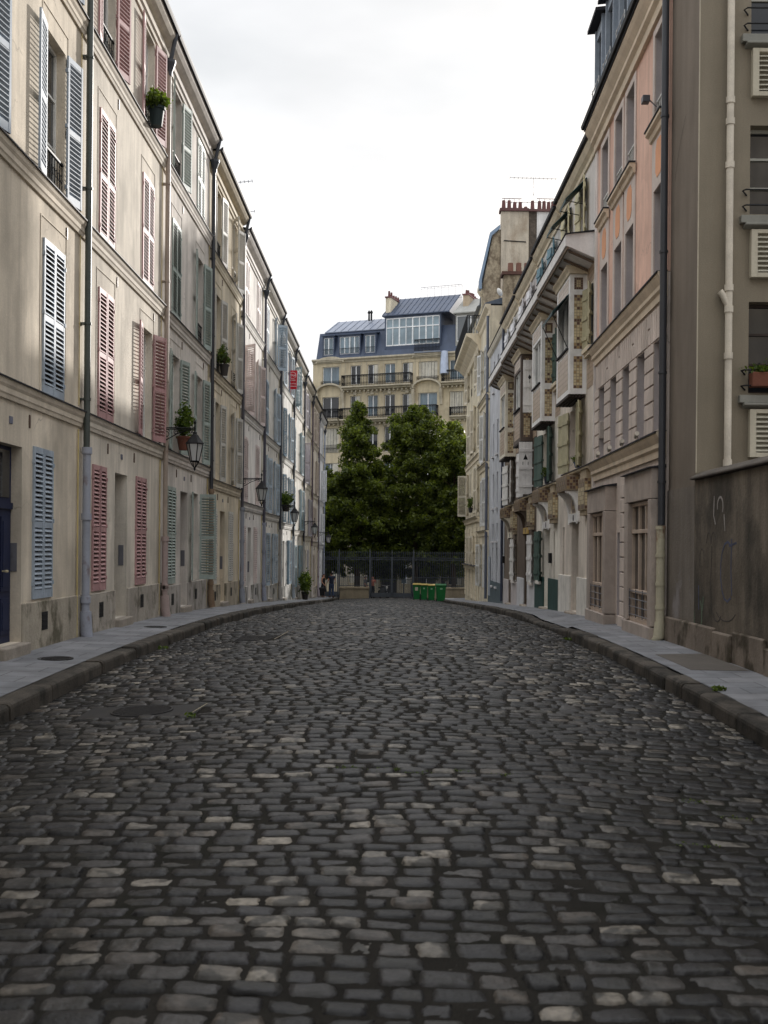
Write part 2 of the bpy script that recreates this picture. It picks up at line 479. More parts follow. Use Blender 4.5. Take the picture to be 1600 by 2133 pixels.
def build_cobbles():
    g = np.random.default_rng(11)
    V = []; Fc = []; A = []; MI = []; base = 0
    # joint bed
    ys = np.concatenate([np.arange(-3, 30, 0.5), np.arange(30, 79, 1.0)])
    xs = np.linspace(KL-0.05, KR+0.05, 25)
    gx, gy = np.meshgrid(xs, ys)
    gz = road_z(gx, gy) - 0.0115
    V.append(np.stack([gx.ravel(), gy.ravel(), gz.ravel()], 1)); A.append(np.zeros(gx.size))
    k = len(xs); n = len(ys)
    idx = (np.arange(n-1)[:,None]*k + np.arange(k-1)[None,:]).ravel()
    Fc.append(np.stack([idx, idx+1, idx+k+1, idx+k], 1)); MI.append(np.ones(len(idx)))
    base = gx.size
    rows = []
    y = -1.0; ri = 0
    while y < 78.2:
        d = 0.152*g.uniform(0.84, 1.16)
        rows.append((y, d)); y += d
    groups = {8: [], 6: [], 5: []}
    skip = [(-3.16, -1.96, 10.57, 11.25), (-2.75, -1.95, 18.3, 19.5)]
    for (y0, d) in rows:
        x = KL + 0.02 - g.uniform(0, 0.12)
        res = 8 if y0 < 11 else (6 if y0 < 26 else 5)
        while x < KR-0.03:
            w = 0.222*g.uniform(0.66, 1.26)
            if g.random() < 0.06: w *= 0.6
            xa, xb = max(x, KL+0.005), min(x+w, KR-0.005)
            cx = (xa+xb)/2
            if xb-xa > 0.06 and not any(a < cx < b and c < y0+d/2 < e for a, b, c, e in skip):
                groups[res].append((cx, y0+d/2, (xb-xa)/2, d/2))
            x += w
    for res, lst in groups.items():
        S = np.array(lst); m = len(S)
        t = np.linspace(-1, 1, res)
        t = np.sign(t)*np.abs(t)**0.6
        ss, tt = np.meshgrid(t, t); ss = ss.ravel(); tt = tt.ravel(); q = len(ss)
        gap = g.uniform(0.001, 0.006, (m,1))
        a = S[:,2:3]-gap; b = S[:,3:4]-gap*1.0-0.0045
        pw = g.uniform(0.06, 0.26, (m,1))
        sx = ss[None]*(1-pw*0.5*tt[None]**2*np.abs(ss[None])); sy = tt[None]*(1-pw*0.5*ss[None]**2*np.abs(tt[None]))
        ang = g.normal(0, 0.03, (m,1))
        tap = g.normal(0, 0.05, (m,1))
        lx = sx*a*(1+tap*tt[None]); ly = sy*b*(1+g.normal(0, 0.05, (m,1))*ss[None])
        # irregular outline
        edge = np.maximum(np.abs(ss), np.abs(tt))[None]
        lx = lx + g.normal(0, 0.0050, (m,q))*edge; ly = ly + g.normal(0, 0.0045, (m,q))*edge
        px = S[:,0:1] + lx*np.cos(ang) - ly*np.sin(ang)
        py = S[:,1:2] + lx*np.sin(ang) + ly*np.cos(ang)
        dome = (1-np.abs(ss[None])**g.uniform(6.0, 14.0, (m,1)))*(1-np.abs(tt[None])**g.uniform(2.4, 5.0, (m,1)))
        hz = g.normal(0, 0.0045, (m,1)) + g.normal(0, 0.03, (m,1))*lx + g.normal(0, 0.05, (m,1))*ly
        h = -0.026 + 0.027*np.power(np.clip(dome, 0, 1), 0.5)*g.uniform(0.8, 1.15, (m,1)) + hz*(edge < 0.99) + g.normal(0, 0.0020, (m,q))
        pz = road_z(px, py) + h
        V.append(np.stack([px.ravel(), py.ravel(), pz.ravel()], 1))
        tone = np.clip(g.beta(0.95, 1.45, (m,1)) + 0.08*np.sin(S[:,0:1]*1.1+S[:,1:2]*0.35) + 0.05*np.sin(S[:,0:1]*2.3-S[:,1:2]*1.7), 0, 1)
        A.append((tone + np.zeros((1,q))).ravel())
        idx = (np.arange(res-1)[:,None]*res + np.arange(res-1)[None,:]).ravel()
        fq = np.stack([idx, idx+1, idx+res+1, idx+res], 1)
        ff = (base + np.arange(m)[:,None,None]*q + fq[None]).reshape(-1, 4)
        Fc.append(ff); MI.append(np.zeros(len(ff)))
        base += m*q
    return np_mesh('road', np.concatenate(V), np.concatenate(Fc), [COB, JOINT], True, {'stone': np.concatenate(A)}, np.concatenate(MI))
tag(put('road', build_cobbles()), kind='structure')

# ---- pavements of long slabs
def slab_material():
    m = bpy.data.materials.new('pavement_slabs'); m.use_nodes = True
    nt = m.node_tree; N = nt.nodes; L = nt.links; b = N['Principled BSDF']
    g = N.new('ShaderNodeNewGeometry')
    mp = N.new('ShaderNodeMapping'); mp.inputs['Rotation'].default_value = (0, 0, 0)
    L.new(g.outputs['Position'], mp.inputs['Vector'])
    br = N.new('ShaderNodeTexBrick'); br.inputs['Scale'].default_value = 1.0; br.inputs['Mortar Size'].default_value = 0.006
    br.inputs['Brick Width'].default_value = 0.62; br.inputs['Row Height'].default_value = 0.42; br.inputs['Bias'].default_value = 0.0
    br.inputs['Color1'].default_value = (*rgb(114, 116, 121), 1); br.inputs['Color2'].default_value = (*rgb(130, 131, 135), 1); br.inputs['Mortar'].default_value = (*rgb(58, 58, 61), 1)
    br.inputs['Mortar Smooth'].default_value = 0.2
    L.new(mp.outputs[0], br.inputs['Vector'])
    n = N.new('ShaderNodeTexNoise'); n.inputs['Scale'].default_value = 2.2; n.inputs['Detail'].default_value = 8; L.new(g.outputs['Position'], n.inputs['Vector'])
    r = N.new('ShaderNodeMapRange'); r.inputs[1].default_value = 0.3; r.inputs[2].default_value = 0.7; r.inputs[3].default_value = 0.66; r.inputs[4].default_value = 1.15
    L.new(n.outputs['Fac'], r.inputs[0])
    v = N.new('ShaderNodeVectorMath'); v.operation = 'SCALE'; L.new(br.outputs['Color'], v.inputs[0]); L.new(r.outputs[0], v.inputs['Scale'])
    n5 = N.new('ShaderNodeTexNoise'); n5.inputs['Scale'].default_value = 60; L.new(g.outputs['Position'], n5.inputs['Vector'])
    r5 = N.new('ShaderNodeMapRange'); r5.inputs[3].default_value = 0.9; r5.inputs[4].default_value = 1.1; L.new(n5.outputs['Fac'], r5.inputs[0])
    v2 = N.new('ShaderNodeVectorMath'); v2.operation = 'SCALE'; L.new(v.outputs[0], v2.inputs[0]); L.new(r5.outputs[0], v2.inputs['Scale'])
    L.new(v2.outputs[0], b.inputs['Base Color']); b.inputs['Roughness'].default_value = 0.75; b.inputs['Specular IOR Level'].default_value = 0.3
    return m
SLAB = slab_material()
def dip(y, side):
    """the dropped kerb on the right"""
    if side < 0: return 0.0
    t = min(max((y-21.6)/0.6, 0), 1) * min(max((27.3-y)/1.3, 0), 1)
    return 0.085*t
KW = 0.26
yl = list(np.arange(-3, 79.3, 0.6))
def lz(x, y): return gnd(y) + 0.025*(abs(x)-5.2)
o = put('left_pavement', strip('left_pavement', lambda y: np.linspace(-7.0, KL-KW, 6), yl, SLAB, lz)); tag(o, kind='structure')
def rz_(x, y): return gnd(y) + 0.025*(x-4.8) - dip(y, 1)*max(0, 1-(x-KR)/1.3)
o = put('right_pavement', strip('right_pavement', lambda y: np.linspace(KR+KW, 6.6, 6), yl, SLAB, rz_)); tag(o, kind='structure')

# ---- granite kerbs, one irregular block after another
KERB = mat('granite_kerb', rgb(74, 69, 63), 0.85, 0.22, 2.2, 0.16, 40, stain=rgb(32, 31, 28), stain_amt=0.85, stain_scale=2.4, stain_lo=0.46, stain_hi=0.6, bump=0.5, bscale=30, spec=0.25, island=0.22)
def kerb(name, side):
    mb = MB(); y = -3.0; g = random.Random(3+side)
    xf = KL if side < 0 else KR
    while y < 78.5:
        ln = g.uniform(0.7, 1.35); y1 = min(y+ln, 78.6)
        j = g.uniform(-0.022, 0.022); jz = g.uniform(-0.014, 0.010)
        a, b = y+0.014, y1-0.014
        n0 = len(mb.v)
        prof = [(0, -0.24), (0.004, -0.05), (0.012, -0.022), (0.035, -0.004), (0.08, 0.002), (KW-0.012, 0.0), (KW-0.012, -0.24)]
        for yy in (a, a+0.03, b-0.03, b):
            e = 0.012 if yy in (a, b) else 0.0
            for (dx, dz) in prof:
                x = xf - side*0 + (dx+e*(dx < 0.1) + j)*(1 if side > 0 else -1)
                zt = gnd(yy) - 0.028 + jz - dip(yy, side)
                mb.v.append((x, yy, float(zt + dz - e*(dz > -0.1) + g.uniform(-0.004, 0.004))))
        k = len(prof)
        for i in range(3):
            for q in range(k-1):
                p = n0+i*k+q
                mb.f.append((p, p+1, p+k+1, p+k) if side < 0 else (p, p+k, p+k+1, p+1)); mb.m.append(0)
        mb.f.append(tuple(n0+q for q in range(k))); mb.m.append(0)
        mb.f.append(tuple(n0+3*k+q for q in range(k))); mb.m.append(0)
        y = y1
    o = mb.build(name, KERB, smooth=False, fix=True); tag(o, kind='structure')
kerb('left_kerb', -1); kerb('right_kerb', 1)

# ---- the street that crosses behind the gate
ASPH = mat('asphalt', rgb(70, 70, 74), 0.9, 0.15, 1.5, 0.15, 60, bump=0.3, bscale=80)
o = put('cross_street', strip('cross_street', lambda y: np.linspace(-60, 60, 41), list(np.arange(78.4, 95.5, 1.2)), ASPH, lambda x, y: gnd(y)-0.12)); tag(o, kind='structure')
o = put('far_pavement', strip('far_pavement', lambda y: np.linspace(-60, 60, 41), [93.0, 97, 101, 106, 112], SLAB, lambda x, y: gnd(y)+0.0)); tag(o, kind='structure')

# ---- covers and patches let into the ground
IRON_COVER = mat('cast_iron_cover', rgb(34, 33, 34), 0.65, 0.25, 8, 0.2, 60, stain=rgb(40,36,30), stain_amt=0.7, stain_scale=5, spec=0.3)
def disc_cover(x, y, r, label):
    t = thing('manhole_cover', label, 'manhole cover', (x, y, float(lz(x, y))+0.003), 0, 'round covers in the left pavement')
    sl = float((gnd(y+0.3)-gnd(y-0.3))/0.6); t.rotation_euler = (math.atan(sl), 0.0, 0)
    mb = MB(); mb.lathe([(r, -0.03), (r, 0.004), (r-0.03, 0.006), (r-0.035, 0.0), (0.01, 0.0)], 24); mb.build('frame', IRON_COVER, t)
    mb = MB()
    for i in range(-4, 5):
        w = math.sqrt(max(0, (r-0.05)**2-(i*r/5)**2))
        mb.box(-w, w, i*r/5-0.012, i*r/5+0.012, 0.0, 0.005)
    mb.build('grip_ribs', IRON_COVER, t)
disc_cover(-4.55, 14.35, 0.24, 'round dark iron cover in the left pavement nearest the blue door house')
disc_cover(-4.50, 20.2, 0.22, 'round dark iron cover in the left pavement before the pink shuttered house')
t = thing('road_cover', 'large square iron cover plate set in the cobbles near the left kerb', 'road cover', (-2.56, 10.91, float(road_z(-2.56, 10.91))-0.004))
t.rotation_euler = (math.atan(float((gnd(11.3)-gnd(10.5))/0.8)), -0.045, 0)
mb = MB(); mb.box(-0.60, 0.60, -0.34, 0.34, -0.08, -0.004); mb.build('frame', IRON_COVER, t, bevel=0.006)
mb = MB(); mb.lathe([(0.32, -0.01), (0.32, 0.006), (0.30, 0.008), (0.295, 0.001), (0.01, 0.001)], 28)
for i in range(-5, 6):
    w = math.sqrt(max(0, 0.29**2-(i*0.05)**2)); mb.box(-w, w, i*0.05-0.012, i*0.05+0.012, 0.0, 0.007)
mb.build('lid', IRON_COVER, t)
t = thing('road_grating', 'long iron grating plate in the cobbles below the sage shuttered house', 'road grating', (-2.35, 18.9, float(road_z(-2.35, 18.9))-0.004))
mb = MB(); mb.box(-0.40, 0.40, -0.60, 0.60, -0.08, -0.004); mb.build('frame', IRON_COVER, t, bevel=0.006)
mb = MB()
for i in range(-6, 7): mb.box(-0.36, 0.36, i*0.08-0.018, i*0.08+0.018, -0.002, 0.006)
mb.build('bars', IRON_COVER, t)
CONC = mat('brown_concrete', rgb(88, 83, 78), 0.9, 0.12, 3, 0.1, 50, stain=rgb(60, 56, 50), stain_amt=0.5, stain_scale=5)
mb = MB()
pts = [(3.92, 15.6), (4.62, 15.6), (4.62, 13.55), (3.92, 13.75)]
ring = []
for (x, y) in pts: ring.append((x, y, float(rz_(x, y))+0.005))
low = [(x, y, z-0.06) for x, y, z in ring]
mb.poly(ring)
for i in range(4): mb.quad(ring[i], low[i], low[(i+1) % 4], ring[(i+1) % 4])
tag(mb.build('concrete_patch', CONC, fix=True), 'brownish concrete panel let into the right pavement', 'pavement patch')

# ---- small weeds in the joints
def tuft(x, y, n, r, label):
    z0 = float(max(road_z(x, y)-0.02, -9)) if KL < x < KR else (float(lz(x, y)) if x < 0 else float(rz_(x, y)))
    def cf(g, n):
        a = g.uniform(0, 2*PI, n); q = r*np.sqrt(g.uniform(0, 1, n))
        return np.stack([x+q*np.cos(a), y+q*np.sin(a), z0+g.uniform(0.005, 0.05, n)], 1)
    v, f = scatter_leaves(n, cf, 0.028, int(abs(x*100)+y*10))
    o = put('weed', np_mesh('weed', v, f, LEAF_POT)); tag(o, label, 'weed', 'weeds in the paving')
tuft(-1.98, 10.5, 24, 0.05, 'green weed growing beside the square iron cover in the road')
tuft(-3.78, 17.6, 50, 0.10, 'green weed growing at the foot of the left kerb')
tuft(3.40, 20.2, 60, 0.09, 'bright green weed at the foot of the right kerb beside the dropped kerb')
tuft(3.74, 12.0, 45, 0.07, 'dark weed between the right kerb and the pavement slabs')
def moss_points(g, n):
    c = np.array([(0.2, 8.1), (0.55, 8.15), (0.0, 8.2), (2.2, 7.6), (2.35, 7.2), (2.9, 7.3), (0.9, 8.05), (-0.3, 8.25), (1.9, 6.5), (3.1, 6.6)])
    i = g.integers(0, len(c), n)
    x = c[i,0]+g.normal(0, 0.07, n); y = c[i,1]+g.normal(0, 0.025, n)
    return np.stack([x, y, road_z(x, y)-0.012+g.uniform(0, 0.012, n)], 1)
v, f = scatter_leaves(420, moss_points, 0.010, 5)
tag(put('joint_moss', np_mesh('joint_moss', v, f, LEAF_POT)), 'specks of green moss growing in the cobble joints', 'moss', kind='stuff')
# straw and a twig
mb = MB(); z = float(road_z(-1.95, 10.8))
mb.tube([(-1.99, 10.55, z+0.01), (-1.96, 10.75, z+0.02), (-1.92, 11.1, z+0.03)], 0.005, 5)
tag(mb.build('twig', cmat('plain', (150, 142, 122))), 'pale dry twig lying beside the square cover in the road', 'twig')
mb = MB(); z = float(road_z(-2.0, 19.2))
mb.tube([(-2.02, 18.4, z+0.01), (-1.97, 19.0, z+0.02), (-1.92, 19.9, z+0.03)], 0.009, 5)
tag(mb.build('twig', cmat('plain', (130, 122, 108))), 'long pale twig lying beside the iron grating farther up the road', 'twig')
# ================================================================== LEFT TERRACE
S1, S2, S3, TOP = 2.22, 5.38, 8.72, 11.5
LB = [11.55, 17.7, 23.85, 29.9, 36.1, 42.3, 48.4, 55.0, 61.5, 67.8, 74.0, 80.0]
OFF = [0.0, 0.0, -0.02, -0.30, -0.68, -0.85, -1.10, -1.34, -1.60, -1.9, -2.1]
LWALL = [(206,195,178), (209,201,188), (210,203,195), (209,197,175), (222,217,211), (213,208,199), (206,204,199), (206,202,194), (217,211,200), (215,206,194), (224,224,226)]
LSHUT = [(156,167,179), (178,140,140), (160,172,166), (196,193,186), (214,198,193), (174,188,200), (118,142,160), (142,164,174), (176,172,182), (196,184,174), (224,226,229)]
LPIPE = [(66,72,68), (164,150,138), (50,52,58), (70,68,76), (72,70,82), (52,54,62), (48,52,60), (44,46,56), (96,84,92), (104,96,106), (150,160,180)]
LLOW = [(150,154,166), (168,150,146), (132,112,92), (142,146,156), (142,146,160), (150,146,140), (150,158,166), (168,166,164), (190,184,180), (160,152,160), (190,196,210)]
O_ = (173, 168)
UP = [  # f1w1 f1w2 f2w1 f2w2 f3w1 f3w2
 ['C', 'C', (174,170), (172,170), O_, O_],
 ['C', (172,160), 'C', 'C', (170,166), (170,166)],
 [(172,166), (174,168), 'C', (172,166), (168,166), 'C'],
 [(173,170), (160,164), (172,168), (158,166), (172,170), (152,160)],
 ['C', 'C', (130,162), (168,164), 'C', 'C'],
 [(165,168), (168,170), 'C', (166,168), 'C', (166,128)],
 [(172,168)]*6,
 ['C', (168,166), 'C', (166,170), (132,168), 'C'],
 ['C', (170,168), (130,166), 'C', (168,168), 'C'],
 [(170,168), 'C', 'C', (168,170), (168,164), (170,170)],
 ['C', (170,165), 'C', (132,168), 'C', 'C'],
]
GR = [('C','C'), ('C','C'), ('C',(170,100)), ('C','C'), ('C','C'), ((170,168),(168,170)), ('C',(165,168)), ((170,168),(170,168)), ('C','C'), ((168,168),'C'), ('C','C')]
LLAB = [
 'nearest cream house on the left with pale blue grey shutters and a blue door',
 'cream house with pink red louvred shutters, second from the camera on the left',
 'pale house with sage green shutters, one ground floor leaf standing wide open',
 'tan yellow house with off white shutters on the left side of the street',
 'white house with faded pinkish shutters, one leaf sticking out beside the drainpipe',
 'pale cream house with light blue shutters on the left, next to the white one',
 'light grey house with deep blue open shutters on the left, below the red estate sign',
 'cream house with teal blue shutters on the left with a bushy plant at its foot',
 'sunlit cream house with lilac grey shutters far along the left side',
 'sunlit beige house with brownish shutters, last but one on the left',
 'bluish white end house on the left beside the iron gate']
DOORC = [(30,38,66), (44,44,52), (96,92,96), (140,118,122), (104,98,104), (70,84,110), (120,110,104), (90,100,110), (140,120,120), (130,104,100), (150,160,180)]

def left_house(i):
    y0, y1 = LB[i], LB[i+1]; W = y1-y0; off = OFF[i]
    t = thing('terraced_house', LLAB[i], 'house', (XL, y0, off), PI/2, 'shuttered terraced houses on the left')
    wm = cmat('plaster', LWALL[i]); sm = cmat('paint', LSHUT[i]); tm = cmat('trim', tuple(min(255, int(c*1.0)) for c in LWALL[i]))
    far = i >= 8
    g0 = float(min(gnd(y0), gnd(y1))) - off - 0.3
    gm = float(gnd((y0+y1)/2)) - off
    pl = -0.83 + (gm+1.55)*0.7     # top of the plinth / sill of the ground floor
    c1, c2 = 1.40, W-1.55
    gw1, gd, gw2 = 1.05, (2.84 if i == 0 else 2.60), W-1.98
    gh = 1.40 - pl if i == 0 else 1.38 - pl
    holes = []
    wins = []
    for fl, (z, h) in enumerate(((S1+0.03, 2.30), (S2+0.03, 2.30), (S3+0.03, 2.05))):
        for k, c in enumerate((c1, c2)):
            wd = 1.0
            wins.append((c, z, wd, h, UP[i][fl*2+k], fl, k))
            holes.append((c-wd/2, c+wd/2, z, z+h, 0.22))
    gws = []
    for k, c in enumerate((gw1, gw2)):
        gws.append((c, pl+0.02, 0.88, gh, GR[i][k]))
        holes.append((c-0.44, c+0.44, pl+0.02, pl+0.02+gh, 0.22))
    dz0 = gm + 0.16; dz1 = 1.36
    dd = 0.20 if i == 0 else 0.42
    holes.append((gd-0.46, gd+0.46, dz0, dz1, dd))
    mb = MB()
    zt = TOP-0.05
    wall_holes(mb, 0, W, g0, zt, holes)
    shell(mb, 0.002, W-0.002, g0, zt, 9.0)
    mb.build('wall', wm, t)
    # plinth of rough stone, cut at the door
    mb = MB()
    pm = cmat('plinth', tuple(int(c*0.80) for c in LWALL[i]))
    for c, a, b in ((gw1+0.1, 0.0, gd-0.47), (gw2+0.05, gd+0.47, W)):
        mb = MB(); mb.box(a, b, -0.035, 0.05, g0, pl-0.02)
        p = mb.build('plinth', pm, t, bevel=0.01)
        mb = MB(); zv = gm+0.26
        mb.box(c-0.13, c+0.13, -0.041, -0.03, zv, zv+0.27)
        for q in range(3): mb.box(c-0.11, c+0.11, -0.047, -0.041, zv+0.05+q*0.08, zv+0.075+q*0.08)
        mb.build('vent', DARK, p)
    # string courses with a dark zinc flashing
    for s in (S1, S2, S3):
        mb = MB()
        mb.prism([(0.0, s-0.27), (-0.035, s-0.27), (-0.045, s-0.22), (-0.06, s-0.20), (-0.06, s-0.13), (-0.085, s-0.09), (-0.10, s-0.03), (-0.10, s-0.004), (0.0, s-0.004)], 0.0, W-0.003)
        sc = mb.build('string_course', tm, t)
        mb = MB(); mb.prism([(0.0, s+0.012), (-0.125, s-0.004), (-0.125, s-0.024), (-0.118, s-0.024), (-0.118, s-0.010), (0.0, s-0.001)], 0.0, W-0.003)
        mb.build('flashing', ZINC, sc)
    # cornice and gutter
    z = TOP-0.62
    mb = MB()
    mb.prism([(0,z), (-0.04,z), (-0.05,z+0.08), (-0.09,z+0.11), (-0.09,z+0.17), (-0.05,z+0.19), (-0.05,z+0.36), (-0.12,z+0.38), (-0.20,z+0.44), (-0.26,z+0.52), (-0.27,z+0.60), (0,z+0.60)], 0, W-0.003)
    cn = mb.build('cornice', tm, t)
    mb = MB(); mb.prism([(-0.22,TOP-0.02), (-0.33,TOP-0.02), (-0.35,TOP+0.03), (-0.35,TOP+0.09), (-0.33,TOP+0.09), (-0.24,TOP+0.02), (-0.22, TOP+0.06)], 0, W-0.003)
    mb.build('gutter', ZINC, cn, fix=True)
    mb = MB(); mb.quad((0,-0.22,TOP+0.05), (W,-0.22,TOP+0.05), (W,4.5,TOP+1.15), (0,4.5,TOP+1.15)); mb.quad((0,4.5,TOP+1.15), (W,4.5,TOP+1.15), (W,9,TOP), (0,9,TOP))
    mb.poly([(0,-0.22,TOP+0.05), (0,4.5,TOP+1.15), (0,9,TOP)]); mb.poly([(W,-0.22,TOP+0.05), (W,4.5,TOP+1.15), (W,9,TOP)])
    mb.build('roof', ZINC, t)
    # windows
    for (c, z, wd, h, st, fl, k) in wins:
        w_ = window(t, c, z, wd, h, st, sm, rail=(st != 'C' and fl > 0 and i < 4), railh=0.55)
    for (c, z, wd, h, st) in gws:
        window(t, c, z, wd, h, st, sm)
    # plaster band around some openings
    if i in (0, 1, 2, 3):
        for (c, z, wd, h, st, fl, k) in wins:
            mb = MB()
            for q in (c-0.62, c+0.60): mb.box(q, q+0.02, -0.012, 0.0, z, z+h+0.30)
            mb.box(c-0.62, c+0.62, -0.012, 0.0, z+h+0.302, z+h+0.32)
            mb.build('window_surround', tm, t)
    # front door
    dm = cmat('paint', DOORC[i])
    mb = MB(); dh = dz1-dz0
    mb.box(-0.45, 0.45, 0, 0.05, 0, dh)
    for sx in (-1, 1):
        a, b = sorted((sx*0.05, sx*0.39))
        for z0, z1 in ((0.12, 0.62), (0.72, 1.75)):
            mb.box(a, b, -0.018, 0, z0, z1); mb.box(a+0.05, b-0.05, -0.028, -0.018, z0+0.06, z1-0.06)
    mb.box(-0.45, 0.45, -0.03, 0, 1.86, 1.95)
    d = mb.build('door', dm, t, loc=(gd, dd-0.05, dz0))
    mb = MB(); mb.tube([(0.06,-0.03,1.0), (0.06,-0.08,1.0)], 0.012, 6); mb.lathe([(0.001, 0.98), (0.026, 0.985), (0.03, 1.0), (0.026, 1.015), (0.001, 1.02)], 8, 0.06, -0.09)
    mb.build('handle', cmat('metal', (170,160,130)), d)
    mb = MB(); mb.box(-0.36, 0.36, -0.012, 0, 2.02, dh-0.06); mb.build('fanlight', GLASS, d)
    mb = MB(); mb.box(gd-0.50, gd+0.50, -0.14, 0.40, g0, dz0-0.005)
    mb.build('doorstep', cmat('stone', (150,142,132)), t, bevel=0.025, seg=2)
    mb = MB(); mb.box(gd-0.06, gd+0.06, -0.012, 0.0, 1.64, 1.74)
    mb.build('number_plate', cmat('paint', (110,112,128)), t)
    mb = MB(); mb.box(gd+0.448, gd+0.461, 0.06, 0.16, gm+1.15, gm+1.55); mb.box(gd+0.441, gd+0.448, 0.10, 0.13, gm+1.36, gm+1.40); mb.build('intercom', cmat('metal', (104,104,110)), t)
    # wall ties and small fittings
    for q, z in ((gw1+0.55, 1.66), (gw2-0.6, 1.66), (c1+0.75, 4.84), (c2+0.62, 4.84), (c1+0.75, 8.18)):
        mb = MB(); mb.extrude([(q-0.014,z), (q+0.014,z), (q+0.022,z+0.09), (q+0.012,z+0.19), (q-0.012,z+0.19), (q-0.022,z+0.09)], 'y', -0.02, 0.0)
        mb.build('tie_iron', cmat('pipe', (92,74,64)), t)
    # drainpipe at the far corner
    px = W-0.10; rp = 0.055
    zs = 1.62 if i != 1 else 0.2
    mb = MB()
    mb.tube([(px,-0.11,TOP-0.60), (px,-0.11,zs)], rp, 10)
    for q in (S3-0.6, S2+0.55, S2-0.1-1.6, S1+0.2):
        mb.tube([(px,-0.11,q-0.02), (px,-0.11,q+0.02)], rp+0.012, 10); mb.box(px-0.075, px+0.075, -0.09, 0.0, q-0.012, q+0.012)
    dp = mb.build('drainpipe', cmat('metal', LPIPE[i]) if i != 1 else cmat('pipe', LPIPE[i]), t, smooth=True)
    mb = MB()
    mb.lathe([(0.055, TOP-0.95), (0.06, TOP-0.86), (0.12, TOP-0.70), (0.135, TOP-0.66), (0.135, TOP-0.60), (0.02, TOP-0.60)], 10, px, -0.13)
    mb.tube([(px,-0.14,TOP-0.62), (px-0.02,-0.20,TOP-0.35), (px-0.04,-0.28,TOP-0.02)], 0.05, 8)
    mb.build('hopper', cmat('metal', (62,66,74)), dp)
    mb = MB(); rl = 0.068
    mb.tube([(px,-0.115,zs-0.02), (px,-0.115,gm+0.10)], rl, 10)
    for q in (zs-0.05, zs-1.15, gm+0.62): 
        mb.tube([(px,-0.115,q-0.06), (px,-0.115,q+0.05)], rl+0.02, 10)
    mb.tube([(px,-0.115,gm+0.42), (px,-0.13,gm+0.10), (px,-0.16,gm-0.06)], [rl+0.03, rl+0.035, rl+0.03], 10)
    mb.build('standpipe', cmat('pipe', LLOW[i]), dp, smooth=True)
    mb = MB(); mb.tube([(px-0.20,-0.03,1.9), (px-0.20,-0.03,gm)], 0.014, 6); mb.tube([(px-0.15,-0.02,TOP-0.7), (px-0.15,-0.02,2.3)], 0.009, 5)
    mb.build('gas_pipe', cmat('paint', (190,172,120)), dp)
    return t
HL = [left_house(i) for i in range(11)]

# ------------------------------------------------------------------ bracket lanterns on the left walls
def lantern(x_out, y, z, label):
    """z: height of the bracket arm; arm runs +x from the wall"""
    t = thing('bracket_lantern', label, 'street lamp', (XL, y, z), 0, 'bracket lanterns along the left walls')
    L_ = x_out
    mb = MB()
    mb.box(0.0, 0.03, -0.035, 0.035, -0.34, 0.10)
    mb.tube([(0.02,0,0.0), (L_,0,0.0)], 0.017, 6)
    mb.tube([(0.02,0,-0.035), (L_*0.98,0,-0.035)], 0.009, 5)
    def scroll(cx, cz, r0, turns, s):
        return [(cx+s*r0*(1-q*0.72)*math.cos(2*PI*turns*q+0.5), 0, cz+r0*(1-q*0.72)*math.sin(2*PI*turns*q+0.5)) for q in np.linspace(0, 1, 22)]
    mb.tube([(0.02,0,-0.33), (0.10,0,-0.30), (0.25,0,-0.22), (0.42,0,-0.12), (L_*0.85,0,-0.03)], 0.012, 5)
    mb.tube(scroll(0.16, -0.13, 0.10, 1.7, 1), 0.010, 5); mb.tube(scroll(0.38, -0.09, 0.062, 1.5, 1), 0.008, 5); mb.tube(scroll(L_-0.10, -0.075, 0.055, 1.5, -1), 0.008, 5)
    mb.tube([(L_,0,0.10), (L_,0,-0.10)], 0.016, 6); mb.lathe([(0.001,0.09), (0.03,0.10), (0.035,0.13), (0.02,0.15), (0.001,0.20)], 8, L_, 0)
    mb.build('bracket', IRON, t)
    # hexagonal lantern: roof, cage, glass
    mb = MB()
    mb.lathe([(0.02,-0.08), (0.05,-0.10), (0.045,-0.13), (0.08,-0.16), (0.10,-0.20), (0.15,-0.27), (0.205,-0.33), (0.215,-0.35), (0.19,-0.36)], 6, L_, 0)
    mb.build('lantern_roof', IRON, t)
    mb = MB()
    for q in range(6):
        a = 2*PI*q/6; c, s = math.cos(a), math.sin(a)
        mb.tube([(L_+0.185*c, 0.185*s, -0.36), (L_+0.10*c, 0.10*s, -0.74)], 0.011, 4)
        a2 = 2*PI*(q+1)/6; c2, s2 = math.cos(a2), math.sin(a2)
        mb.tube([(L_+0.10*c, 0.10*s, -0.74), (L_+0.10*c2, 0.10*s2, -0.74)], 0.013, 4)
        mb.tube([(L_+0.10*c, 0.10*s, -0.74), (L_+0.05*c, 0.05*s, -0.84), (L_, 0, -0.90)], 0.008, 4)
    mb.lathe([(0.001,-0.88), (0.025,-0.90), (0.02,-0.93), (0.001,-0.96)], 6, L_, 0)
    mb.build('lantern_cage', IRON, t)
    mb = MB(); mb.lathe([(0.176,-0.362), (0.095,-0.735)], 6, L_, 0)
    mb.build('lantern_glass', LGLASS, t)
    return t
LGLASS = glass_mat('frosted_lantern_glass', (0.50, 0.52, 0.52), 0.25)
lantern(0.80, 23.55, 2.62, 'nearest black bracket lantern, in front of the sage green shutters and hanging plant')
lantern(0.78, 35.9, 2.30, 'black bracket lantern at the joint of the tan house and the white house')
lantern(0.78, 48.2, 1.88, 'black bracket lantern with greenery behind it, third along the left wall')
lantern(0.78, 60.9, 1.47, 'black bracket lantern against the sunlit cream house')
lantern(0.78, 74.3, 1.02, 'farthest black bracket lantern, seen against the dark trees')

